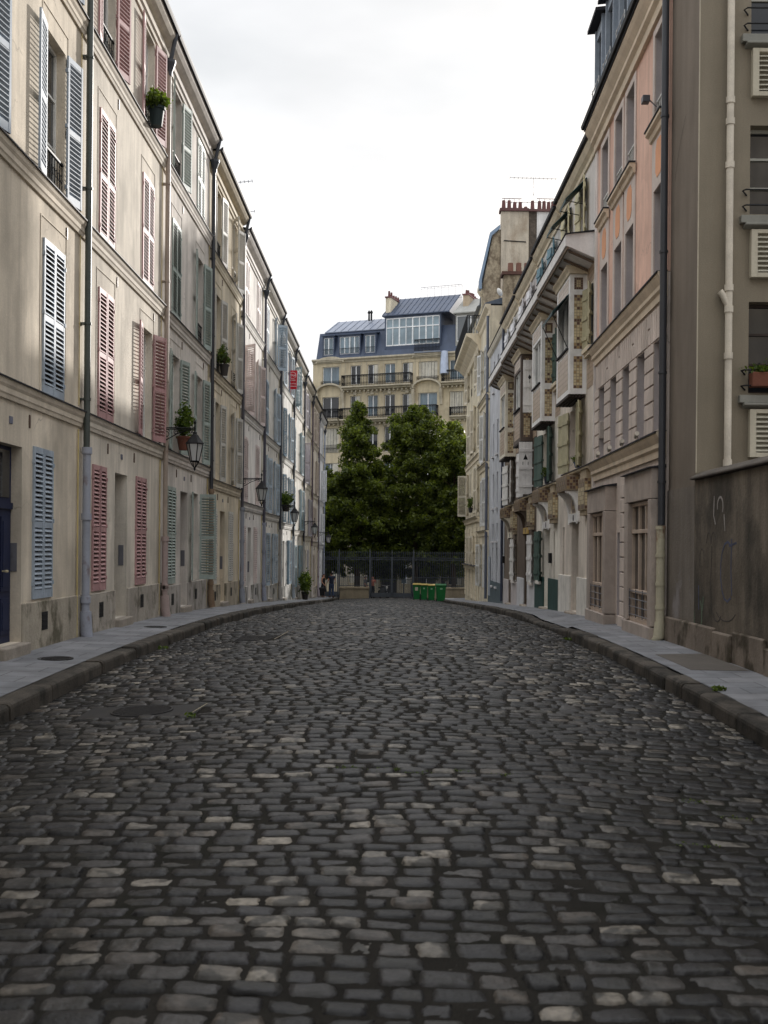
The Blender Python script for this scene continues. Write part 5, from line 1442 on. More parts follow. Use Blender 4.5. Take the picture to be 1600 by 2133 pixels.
# ================================================================== END OF THE STREET
TH = math.atan(0.384)
def px2t(px, y_off=0.0):
    """photo column -> distance along the end facade from its left end"""
    k = (px-XV)/F
    # X = k*Z, Z = 99 - .384 X
    X = k*99/(1+0.384*k); Z = 99-0.384*X
    return math.hypot(X-EX0, Z-EZ0)*(1 if X > EX0 else -1)
k0 = (649-XV)/F; EX0 = k0*99/(1+0.384*k0); EZ0 = 99-0.384*EX0
t = thing('apartment_building', 'cream stone apartment block with iron balconies and blue zinc mansard closing the street', 'building', (EX0, EZ0, 0), -TH)
L = 17.3
EST = mat('pale_limestone', rgb(200,188,162), 0.92, 0.10, 0.8, 0.06, 20, streak=0.14, stain=rgb(140,126,104), stain_amt=0.5, stain_scale=0.7, bump=0.2, bscale=20, spec=0.15)
ETR = mat('limestone_trim', rgb(188,180,162), 0.92, 0.12, 1.2, 0.08, 20, streak=0.2, bump=0.2, spec=0.15)
cols = [(686, 1.75), (737.5, 1.05), (773.5, 1.05), (809, 1.05), (846, 1.05), (888, 1.85), (948, 1.35)]
cw = [(px2t(a), w) for a, w in cols]
floors = [(15.45, 17.25), (12.35, 14.35), (9.0, 11.35), (5.6, 8.0), (2.2, 4.6), (-3.4, 0.4)]
holes = []
for k, (a, b) in enumerate(floors):
    for j, (c, w) in enumerate(cw):
        if k == 5 and j == 3: continue
        holes.append((c-w/2, c+w/2, a, b if j not in (0, 5) or k else b, 0.25))
dcx = cw[3][0]
holes.append((dcx-0.9, dcx+0.9, -4.35, -0.2, 0.5))
mb = MB(); wall_holes(mb, 0, L, -5.2, 17.9, holes); shell(mb, 0.002, L-0.002, -5.2, 17.9, 7.0); mb.build('wall', EST, t)
EGL = mat('sky_tinted_glass', (0.13,0.18,0.22), 0.06, 0.65, 1.0, 0.0, spec=0.6, zs=0.3); EWH = cmat('paint', (238,240,242)); SLATW = cmat('paint', (200,196,184))
g = random.Random(9)
for k, (a, b) in enumerate(floors):
    for j, (c, w) in enumerate(cw):
        if k == 5 and j == 3: continue
        closed = (k, j) in ((0,5), (2,0), (2,1), (1,6), (5,0), (5,1))
        w_ = put('window', casement(w, b-a, EWH, 0), t, (c, 0.22, a))
        put('pane', pane_mesh(w-0.06, b-a-0.06, GLASS if (j+k) % 3 else EGL), w_, (0, -0.012, 0.03))
        if closed:
            mb = MB(); n = 6
            for q in range(n): mb.box(-w/2+w*q/n+0.02, -w/2+w*(q+1)/n-0.02, -0.12, -0.08, 0.02, b-a-0.03)
            mb.build('shutter', SLATW, w_)
        elif g.random() < 0.35:
            mb = MB(); mb.box(w*0.15, w/2-0.02, -0.25, -0.21, 0.03, b-a-0.05); mb.build('shutter', SLATW, w_)
# panel joints, piers and rusticated base
mb = MB()
for j in range(len(cw)-1):
    m = (cw[j][0]+cw[j+1][0])/2
    if j != 5: mb.box(m-0.28, m-0.22, -0.03, -0.001, 5.0, 17.6); mb.box(m+0.22, m+0.28, -0.03, -0.001, 5.0, 17.6)
for q in range(11):
    z = -4.2+q*0.42
    xs = [0.0]
    for j, (c, w) in enumerate(cw):
        ww_ = 1.9 if j == 3 else w+0.15
        xs += [c-ww_/2, c+ww_/2]
    xs.append(L)
    for a, b in zip(xs[0::2], xs[1::2]):
        if b-a > 0.05: mb.box(a+0.01, b-0.01, -0.05, -0.001, z+0.02, z+0.40)
mb.build('stonework', ETR, t, bevel=0.006)
for s, d in ((1.4, 0.3), (4.95, 0.25)):
    mb = MB(); mb.prism([(0,s-0.4), (-d*0.4,s-0.35), (-d*0.5,s-0.15), (-d,s-0.06), (-d,s), (0,s)], 0, L); mb.build('string_course', ETR, t)
# balconies of the fifth and fourth floors, consoles below
def balcony(z, x0, x1, d=0.75, rh=1.0):
    mb = MB(); mb.prism([(0,z-0.36), (-d*0.55,z-0.30), (-d*0.6,z-0.18), (-d,z-0.12), (-d,z), (0,z)], x0, x1)
    n = int((x1-x0)/0.42)
    for q in range(n+1):
        x = x0+0.1+(x1-x0-0.2)*q/max(1,n); mb.box(x-0.06, x+0.06, -d*0.5, -0.001, z-0.52, z-0.36)
    b = mb.build('balcony', ETR, t)
    mb = MB(); rail_run(mb, (x0+0.03,-d+0.05,z), (x1-0.03,-d+0.05,z), rh, max(4, int((x1-x0)/0.16)), 1.9)
    rail_run(mb, (x0+0.03,-d+0.05,z), (x0+0.03,-0.02,z), rh, 4, 1.9); rail_run(mb, (x1-0.03,-d+0.05,z), (x1-0.03,-0.02,z), rh, 4, 1.9)
    mb.build('railing', IRON, b)
balcony(15.2, px2t(714), px2t(857)); balcony(15.2, px2t(921), L-0.05)
balcony(12.1, px2t(676), px2t(707)); balcony(12.1, px2t(711), px2t(857)); balcony(12.1, px2t(857)+0.05, px2t(911))
balcony(12.1, px2t(936), L-0.05, 0.45, 0.75)
for j in (0, 5):
    c, w = cw[j]
    put('railing', rail_mesh(w+0.3, 0.42, None, True, 1.9), t, (c, -0.02, floors[0][0]))
    # arched hood over the window below and curved gable above
    mb = MB()
    for (zc_, rw, rh_, th, d) in ((14.75, 1.30, 0.72, 0.16, 0.42), (17.62, 1.35, 0.42, 0.14, 0.30)):
        n = 14
        for q in range(n):
            a0, a1 = PI*q/n, PI*(q+1)/n
            p = [(c+rw*math.cos(a), zc_+rh_*math.sin(a)) for a in (a0, a1)]; o_ = [(c+(rw+th)*math.cos(a), zc_+(rh_+th)*math.sin(a)) for a in (a0, a1)]
            mb.extrude([p[0], o_[0], o_[1], p[1]], 'y', -d, -0.001)
    mb.build('arched_hood', ETR, t)
    mb = MB()
    for s in (-1, 1):
        x = c+s*1.35; mb = MB(); mb.extrude([(0,0), (0,-1.5), (-0.10,-1.5), (-0.16,-1.0), (-0.34,-0.45), (-0.40,0)], 'x', x-0.13, x+0.13)
        o = mb.build('console', ETR, t); o.location = (0, -0.001, 14.7)
    mb = MB(); mb.extrude([(c-1.4,17.7), (c-0.9,18.0), (c,18.12), (c+0.9,18.0), (c+1.4,17.7)], 'y', -0.28, 0.4); mb.build('pediment', ETR, t)
for j in (1, 2, 3, 4):
    c = cw[j][0]
    for z in (14.7, 11.6, 8.3):
        mb = MB(); mb.box(c-0.16, c+0.16, -0.16, -0.001, z-0.30, z+0.05); mb.box(c-0.65, c+0.65, -0.08, -0.001, z-0.14, z-0.05)
        mb.build('keystone', ETR, t)
for j, k in ((0,2), (3,2), (0,3), (1,3), (6,2)):
    c, w = cw[j]; put('railing', rail_mesh(w+0.25, 0.75, None, True, 1.9), t, (c, -0.02, floors[k][0]))
mb = MB(); mb.prism([(0,17.55), (-0.10,17.58), (-0.14,17.72), (-0.36,17.84), (-0.36,17.98), (0,17.98)], 0, L); mb.build('cornice', ETR, t)
# mansard
MAN = mat('mansard_zinc', rgb(64,76,98), 0.5, 0.15, 1.2, 0.08, 20, streak=0.1, spec=0.45)
ROOFZ = mat('pale_roof_zinc', rgb(126,134,150), 0.45, 0.12, 1.5, 0.06, 20, spec=0.45)
s0, s1_ = px2t(799), px2t(915)
mb = MB(); mb.extrude([(0.05,17.99), (0.9,20.6), (L,20.6), (L,17.99)], 'y', 0.55, 6.9); mb.prism([(-0.25,17.99), (0.55,20.6), (0.6,20.6), (0.6,17.99)], 0.45, L); ro = mb.build('mansard', MAN, t)
mb = MB(); mb.prism([(0.45,20.603), (0.45,20.68), (3.5,22.3), (7,20.603)], 1.0, s0-0.02)
for q in range(9): 
    x = 1.2+(s0-1.5)*q/8; mb.prism([(0.44,20.685), (0.44,20.73), (3.5,22.35), (3.5,22.305)], x-0.02, x+0.02)
mb.build('upper_roof', ROOFZ, t)
for px, w in ((682.5, 1.0), (726, 2.05), (769, 1.0)):
    c = px2t(px)
    mb = MB(); mb.box(c-w/2-0.12, c-w/2, -0.22, 0.6, 18.1, 20.15); mb.box(c+w/2, c+w/2+0.12, -0.22, 0.6, 18.1, 20.15); mb.box(c-w/2, c+w/2, -0.20, 0.6, 18.02, 18.35); mb.box(c-w/2, c+w/2, -0.22, 0.6, 20.0, 20.15); mb.prism([(-0.34,20.152), (0.6,20.3), (0.6,20.4), (-0.34,20.24)], c-w/2-0.22, c+w/2+0.22)
    d = mb.build('dormer', MAN, t)
    w2 = w if w < 1.5 else w/2
    for cc in ([c] if w < 1.5 else [c-w/4, c+w/4]):
        w_ = put('window', casement(w2-0.02, 1.64, EWH, 0), d, (cc, -0.10, 18.355)); mb = MB(); mb.box(cc-w2/2+0.03, cc+w2/2-0.03, -0.11, -0.10, 18.38, 19.97); mb.build('pane', EGL, d)
    put('railing', rail_mesh(w, 0.55, None, False), d, (c, -0.18, 18.36))
# glazed studio
mb = MB(); mb.box(s0-0.02, s0+0.12, -0.12, 3.5, 18.6, 21.62); mb.box(s1_-0.12, s1_+0.02, -0.12, 3.5, 18.6, 21.62); mb.box(s0+0.12, s1_-0.12, -0.10, 3.5, 18.0, 18.85); mb.box(s0+0.12, s1_-0.12, -0.12, 3.5, 21.45, 21.62)
mb.prism([(-0.30,21.625), (-0.30,21.72), (3.2,24.0), (6.5,21.625)], s0-0.25, s1_+0.9)
for q in range(14):
    x = s0-0.2+(s1_-s0+1.0)*q/13; mb.prism([(-0.30,21.725), (-0.30,21.77), (3.2,24.05), (3.2,24.005)], x-0.02, x+0.02)
st = mb.build('studio', MAN, t)
mb = MB(); gx0, gx1 = s0+0.12, s1_-0.12
for q in range(9):
    x = gx0+(gx1-gx0)*q/8; e = 0.06 if q % 2 == 0 else 0.035; mb.box(x-e, x+e, -0.11, -0.03, 18.85, 21.45)
for z in (18.9, 20.55, 21.4): mb.box(gx0, gx1, -0.105, -0.035, z-0.05, z+0.05)
mb.build('window', EWH, st)
mb = MB(); mb.box(gx0, gx1, -0.06, -0.05, 18.86, 21.44); mb.build('pane', mat('studio_glass', (0.22,0.29,0.34), 0.06, 0.3, 0.8, 0.0, spec=0.6), st)
mb = MB(); a, b = px2t(863), px2t(915); rail_run(mb, (a,-0.45,18.15), (b,-0.45,18.15), 1.05, 18, 1.8); mb.build('railing', IRON, st)
mb = MB(); mb.prism([(-0.5,17.99), (-0.5,18.10), (0,18.14), (0,17.99)], a, b+0.1); mb.build('railing_ledge', ROOFZ, st)
# right hand dormer block and stacks
a, b = px2t(946), L
mb = MB(); mb.box(a, a+0.10, -0.10, 1.0, 18.2, 21.4); mb.box(b-0.1, b, -0.1, 1.0, 18.2, 21.4); mb.box(a+0.1, b-0.1, -0.08, 1.0, 18.0, 18.9); mb.box(a+0.1, b-0.1, -0.10, 1.0, 21.2, 21.4); mb.prism([(-0.3,21.402), (-0.3,21.5), (3.0,23.4), (3.0,21.402)], a-0.2, b+0.1)
d = mb.build('dormer', mat('limewashed_dormer', rgb(150,150,146), 0.8), t)
mb = MB(); mb.box(a+0.1, b-0.1, -0.04, -0.03, 18.9, 21.2); mb.build('pane', glass_mat('grey_blind_glass', (0.12,0.13,0.14), 0.1), d)
put('window', casement(b-a-0.2, 2.3, EWH, 0), d, ((a+b)/2, -0.045, 18.9))
mb = MB(); mb.tube([(px2t(926),-0.5,15.9), (px2t(925),-0.42,16.8), (px2t(925),-0.3,18.0)], [0.42,0.40,0.34], 10); mb.build('duct', mat('galvanised_duct', rgb(168,178,196), 0.35, 0.1, 3, metal=0.6), t, smooth=False)
mb = MB(); x0, x1 = px2t(797), px2t(812); mb.extrude([(x0,18.6), (x0,23.45), (x0+1.9,22.9), (x0+1.9,18.6)], 'y', 0.3, 0.9) if False else None
mb.box(x0, x0+0.5, 0.25, 5.2, 18.6, 23.5); c1 = mb.build('chimney', cmat('plaster', (216,206,184)), t)
mb = MB(); mb.box(x0-0.06, x0+0.56, 0.15, 5.3, 23.503, 23.62); mb.build('chimney_cap', cmat('stone', (120,84,86)), c1)
for q in range(8):
    mb = MB(); yy = 0.5+q*0.6; hh = g.uniform(0.4, 0.6); mb.lathe([(0.13,23.6), (0.10,23.6+hh), (0.07,23.6+hh)], 8, x0+0.25, yy); mb.build('chimney_pot', bpy.data.materials['red_pot'], c1)
x0 = px2t(952)
mb = MB(); mb.box(x0, x0+0.5, 1.2, 5.2, 18.6, 23.4); c2 = mb.build('chimney', cmat('stone', (176,160,138)), t)
mb = MB(); mb.box(x0-0.06, x0+0.56, 1.1, 5.3, 23.403, 23.52); mb.build('chimney_cap', cmat('stone', (120,84,86)), c2)
for q in range(7):
    mb = MB(); yy = 1.5+q*0.55; hh = g.uniform(0.4, 0.6); mb.lathe([(0.13,23.5), (0.10,23.5+hh), (0.07,23.5+hh)], 8, x0+0.25, yy); mb.build('chimney_pot', bpy.data.materials['red_pot'], c2)
mb = MB()
for px in (743, 748): mb.lathe([(0.10,22.0), (0.09,22.7), (0.16,22.72), (0.16,22.8), (0.05,23.0)], 8, px2t(px), 2.6)
mb.build('vent_pipe', IRON, t)
mb = MB(); rail_run(mb, (px2t(850), 3.0, 23.6), (px2t(938), 3.0, 23.6), 1.3, 6); mb.build('roof_railing', cmat('metal', (150,150,160)), t)
# front door
mb = MB(); mb.box(dcx-0.88, dcx-0.01, 0.42, 0.48, -4.35, -0.25); mb.box(dcx+0.01, dcx+0.88, 0.42, 0.48, -4.35, -0.25)
d = mb.build('door', cmat('paint', (40,38,40)), t)
mb = MB()
for q in range(10): 
    x = dcx-0.8+q*1.6/9; mb.tube([(x,0.40,-3.3), (x,0.40,-0.5)], 0.02, 5)
mb.build('door_grille', cmat('metal', (120,110,90)), d)

# ------------------------------------------------------------------ iron fence and gates
FZ = 78.5; gF = float(gnd(FZ)); FT = gF+3.25
FIRON = mat('fence_iron', rgb(70,76,84), 0.5, 0.15, 4, 0.05, 40, spec=0.5)
def X_at(px, z=FZ): return (px-XV)/F*z
def fence_panel(mb, x0, x1, zb, zt=FT, sp=0.135, spikes=True):
    n = max(1, int((x1-x0)/sp))
    for i in range(n+1):
        x = x0+(x1-x0)*i/n
        mb.tube([(x,FZ,zb), (x,FZ,zt-(0.0 if spikes else 0.3))], 0.019, 4)
        if spikes: mb.lathe([(0.014,zt-0.02), (0.034,zt+0.03), (0.001,zt+0.20)], 4, x, FZ)
    for z in (zt-0.30, zt-0.46, zb+0.08):
        mb.box(x0, x1, FZ-0.022, FZ+0.022, z-0.02, z+0.02)
    for i in range(n):
        x = x0+(x1-x0)*(i+0.5)/n; mb.tube([(x+0.05*math.cos(u), FZ, zt-0.38+0.05*math.sin(u)) for u in np.linspace(0, 2*PI, 7)], 0.008, 4, caps=False)
def low_bars(mb, x0, x1, zb, h):
    n = max(1, int((x1-x0)/0.135))
    for i in range(n):
        x = x0+(x1-x0)*(i+0.5)/n; mb.tube([(x,FZ,zb), (x,FZ,zb+h)], 0.012, 4)
    mb.box(x0, x1, FZ-0.02, FZ+0.02, zb+h-0.02, zb+h+0.02)
def post(mb, x, zb, zt=FT+0.06, r=0.05): mb.box(x-r, x+r, FZ-r, FZ+r, zb, zt); mb.lathe([(r*1.2,zt), (r*1.3,zt+0.05), (r*0.5,zt+0.10), (r*0.9,zt+0.18), (0.001,zt+0.26)], 8, x, FZ)
xa, xb, xc, xd, xe, xf = X_at(674), X_at(707), X_at(771), X_at(817), X_at(862), 7.4
t = thing('iron_fence', 'tall black iron fence with spiked tops on low stone walls closing the street', 'fence', (0,0,0))
mb = MB(); fence_panel(mb, xb+0.05, xc-0.05, gF+0.78); low_bars(mb, xb+0.05, xc-0.05, gF+0.80, 0.7); mb.build('railing', FIRON, t)
mb = MB(); fence_panel(mb, xe+0.05, xf, gF+0.78); low_bars(mb, xe+0.05, xf, gF+0.80, 0.7); mb.build('railing', FIRON, t)
for x in (xa-0.03, xb, xc, xe): 
    mb = MB(); post(mb, x, gF-0.1); mb.build('post', FIRON, t)
LIME = cmat('stone', (150,139,119))
for a, b in ((xb+0.06, xc-0.06), (xe+0.6, xf)):
    mb = MB(); mb.box(a, b, FZ-0.22, FZ+0.22, gF-0.3, gF+0.62); mb.box(a-0.04, b+0.04, FZ-0.28, FZ+0.28, gF+0.623, gF+0.76); mb.build('low_wall', LIME, t, bevel=0.02)
t = thing('double_gate', 'closed pair of black iron gate leaves at the end of the cobbled road', 'gate', (0,0,0))
for a, b in ((xc+0.06, xd-0.02), (xd+0.02, xe-0.06)):
    mb = MB(); fence_panel(mb, a, b, gF+0.06); low_bars(mb, a, b, gF+0.08, 1.25); mb.box(a, b, FZ-0.03, FZ+0.03, gF+0.02, gF+0.32); mb.box(a, a+0.06, FZ-0.03, FZ+0.03, gF+0.02, FT-0.25); mb.box(b-0.06, b, FZ-0.03, FZ+0.03, gF+0.02, FT-0.25)
    mb.build('gate_leaf', FIRON, t)
mb = MB(); post(mb, xd, gF+0.0, FT+0.02, 0.035); mb.build('meeting_post', FIRON, t)
t = thing('pedestrian_gate', 'narrow black iron side gate behind the two people', 'gate', (0,0,0))
mb = MB(); fence_panel(mb, xa+0.10, xb-0.10, gF+0.06, FT-0.0, 0.15); mb.box(xa+0.08, xa+0.15, FZ-0.03, FZ+0.03, gF, FT-0.3); mb.box(xb-0.15, xb-0.08, FZ-0.03, FZ+0.03, gF, FT-0.3); mb.box(xa+0.1, xb-0.1, FZ-0.02, FZ+0.02, gF+0.05, gF+0.4); mb.build('gate_leaf', FIRON, t)

# ------------------------------------------------------------------ trees behind the fence
def tree(name, label, x, y, zb, height, prof, n, seed, trunk_r=0.24, size=0.135, group='street trees behind the iron fence', branches=10):
    t = thing(name, label, 'tree', (x, y, zb), 0, group)
    g = random.Random(seed)
    mb = MB()
    hb = prof[0][0]
    mb.tube([(0,0,-0.3), (0.03,0.02,hb*0.5), (-0.04,0.05,hb), (0.05,0,hb+(height-hb)*0.4), (0,0,hb+(height-hb)*0.85)], [trunk_r*1.25, trunk_r, trunk_r*0.9, trunk_r*0.5, 0.04], 10)
    mb.build('trunk', BARK, t)
    mb = MB()
    for q in range(branches):
        h = hb+(height-hb)*(0.05+0.7*q/branches); a = q*2.4+g.uniform(-0.4, 0.4); rr_ = np.interp(h, [p[0] for p in prof], [p[1] for p in prof])*0.8
        mb.tube([(0,0,h-0.3), (rr_*0.45*math.cos(a), rr_*0.45*math.sin(a), h+0.25), (rr_*math.cos(a), rr_*math.sin(a), h+0.5)], [0.09, 0.055, 0.02], 5)
    mb.build('limbs', BARK, t)
    ph = np.array([p[0] for p in prof]); pr = np.array([p[1] for p in prof])
    def cf(gg, n):
        k = 400
        hc = gg.uniform(0, 1, 9000)*(ph[-1]-ph[0])+ph[0]; rc = np.interp(hc, ph, pr)
        ph0 = seed*1.3; keep = gg.uniform(0, pr.max(), 9000) < rc*0.92+0.05; hc = hc[keep][:k]; rc = rc[keep][:k]; k = len(hc)
        a = gg.uniform(0, 2*PI, k); lobe = 1+0.28*np.sin(3*a+1.9*hc+ph0)+0.20*np.sin(2*a-2.7*hc+ph0*2); q = rc*np.power(gg.uniform(0.12, 1.0, k), 0.5)*gg.uniform(0.85, 1.08, k)*lobe
        C = np.stack([q*np.cos(a), q*np.sin(a), hc], 1)
        S = gg.uniform(0.26, 0.62, k)
        i = gg.integers(0, k, n)
        u = gg.normal(size=(n,3)); u /= np.linalg.norm(u, axis=1)[:,None]
        d = np.power(gg.uniform(0, 1, n), 0.45)
        off = u*(d*S[i])[:,None]*np.array([1.15,1.15,0.9])
        off[:,2] -= 0.15*(off[:,0]**2+off[:,1]**2)
        return C[i]+off
    v, f = scatter_leaves(n, cf, size, seed)
    put('crown', np_mesh('crown', v, f, LEAF), t)
    return t
zg = float(gnd(86))
tree('lime_tree', 'dark pointed lime tree on the left behind the gate with a narrow top', -2.75, 85.0, zg, 15.3, [(2.7,1.5), (3.6,2.9), (6.5,3.0), (8.6,2.5), (9.9,1.9), (11.0,1.35), (12.3,1.5), (13.6,1.0), (15.7,0.12)], 56000, 5)
tree('lime_tree', 'broad lime tree behind the gate in the middle with a sunlit ragged top', 2.0, 87.0, zg, 15.4, [(2.7,1.5), (3.6,3.0), (7.0,3.4), (10.0,3.2), (12.2,2.8), (13.6,2.3), (14.7,1.5), (15.6,0.4)], 56000, 6)
tree('lime_tree', 'green lime tree behind the gate at the right, partly hidden by the corner house', 5.0, 84.5, zg, 13.9, [(2.7,1.3), (3.8,2.6), (7.0,2.9), (9.5,2.5), (11.5,1.9), (13.0,1.2), (14.0,0.3)], 48000, 7, trunk_r=0.2)
tree('lime_tree', 'small leafy tree at the left wall end behind the side gate', -5.7, 88.0, zg, 10.6, [(2.4,1.3), (4.0,2.2), (6.5,2.4), (8.8,1.6), (10.6,0.3)], 22000, 8, trunk_r=0.14)

# unseen trees added beyond both corners to darken the street end
for (x, y, s, src) in ((-11.5, 86.5, 0.95, 'lime_tree'), (-17.5, 85.5, 1.0, 'lime_tree.001'), (11.5, 86.0, 0.95, 'lime_tree.001'), (17.0, 87.0, 0.95, 'lime_tree')):
    c = copy_tree(bpy.data.objects[src]); c.location = (x, y, zg); c.scale = (s, s, s); c.rotation_euler = (0, 0, x)
    c['group'] = 'trees beyond the corners'; c['label'] = 'unseen lime tree added for shade round the %s corner' % ('left' if x < 0 else 'right')

for (x, y, s, src, lb) in ((-6.3, 94.6, 0.74, 'lime_tree.001', 'left'), (-0.6, 93.6, 0.76, 'lime_tree', 'middle'), (4.6, 92.6, 0.74, 'lime_tree.001', 'right')):  # second row added to darken the apartment ground floor
    c = copy_tree(bpy.data.objects[src]); c.location = (x, y, float(gnd(y))-0.6); c.scale = (s*1.15, s, s); c.rotation_euler = (0, 0, 2.0+x); c['group'] = 'second row of trees added for shade before the apartment block'
    c['label'] = 'lower tree of the second row added to darken the apartment wall, %s one' % lb

# ------------------------------------------------------------------ green wheelie bins
def wheelie(x, y, lidm, label, w=0.50, h=1.08, rz=0.0, paper=None):
    t = thing('wheelie_bin', label, 'bin', (x, y, float(road_z(x, y))), rz, 'green wheelie bins by the gate')
    G_ = cmat('paint', (30,112,58))
    mb = MB(); d = w*1.1
    b0, b1 = [(-w*0.40,-d*0.38), (w*0.40,-d*0.38), (w*0.40,d*0.36), (-w*0.40,d*0.36)], [(-w/2,-d/2), (w/2,-d/2), (w/2,d/2), (-w/2,d/2)]
    z0, z1 = 0.06, h-0.12
    for i in range(4):
        j = (i+1) % 4; mb.quad((*b0[i],z0), (*b0[j],z0), (*b1[j],z1), (*b1[i],z1))
    mb.poly([(*p,z0) for p in b0[::-1]]); mb.poly([(*p,z1) for p in b1])
    mb.box(-w/2-0.02, w/2+0.02, -d/2-0.02, d/2+0.02, z1+0.002, z1+0.05)
    mb.box(-w*0.3, w*0.3, -d*0.40, -d*0.36, 0.10, 0.16)
    mb.build('body', G_, t, bevel=0.015, seg=2)
    mb = MB(); mb.prism([(-d/2-0.05,z1+0.055), (-d/2-0.05,z1+0.085), (-d/2+0.05,z1+0.125), (d/2-0.04,z1+0.165), (d/2+0.02,z1+0.12), (d/2+0.02,z1+0.055)], -w/2-0.035, w/2+0.035); mb.build('lid', lidm, t, bevel=0.012, seg=2)
    mb = MB(); mb.tube([(-w*0.42,d/2+0.09,z1+0.08), (w*0.42,d/2+0.09,z1+0.08)], 0.018, 6); mb.build('handle', G_, t)
    for s in (-1, 1):
        mb = MB(); mb.tube([(s*w*0.44-0.025,d*0.40,0.10), (s*w*0.44+0.025,d*0.40,0.10)], 0.10, 14); mb.build('wheel', cmat('plain', (30,30,32)), t)
    mb = MB(); yy = -d*0.45
    mb.quad((-w*0.22,-d*0.474,z1-0.33), (w*0.18,-d*0.474,z1-0.33), (w*0.18,-d*0.50-0.002,z1-0.10), (-w*0.22,-d*0.50-0.002,z1-0.10)) if paper else mb.quad((-w*0.12,-d*0.485,z1-0.20), (w*0.12,-d*0.485,z1-0.20), (w*0.12,-d*0.501,z1-0.10), (-w*0.12,-d*0.501,z1-0.10))
    mb.build('label_sticker', cmat('paint', (206,200,180)) if paper else cmat('paint', (150,196,160)), t)
    return t
YL = cmat('paint', (160,140,70)); GL = cmat('paint', (34,96,52))
for k, (px, lm, lb, w) in enumerate(((869, YL, 'leftmost green bin, yellow lid and a large pale paper label', 0.48), (884, YL, 'second green bin from the left with a yellow lid', 0.48), (899.5, YL, 'third green bin from the left, yellow lid, beside the all green one', 0.48), (919, GL, 'larger green bin with a dark green lid, rightmost of the four', 0.62))):
    y = 71.5 if k < 3 else 69.6
    wheelie((px-XV)/F*y, y, lm, lb, w, 1.10 if k < 3 else 1.14, R(-3+2*k), paper=(k == 0))

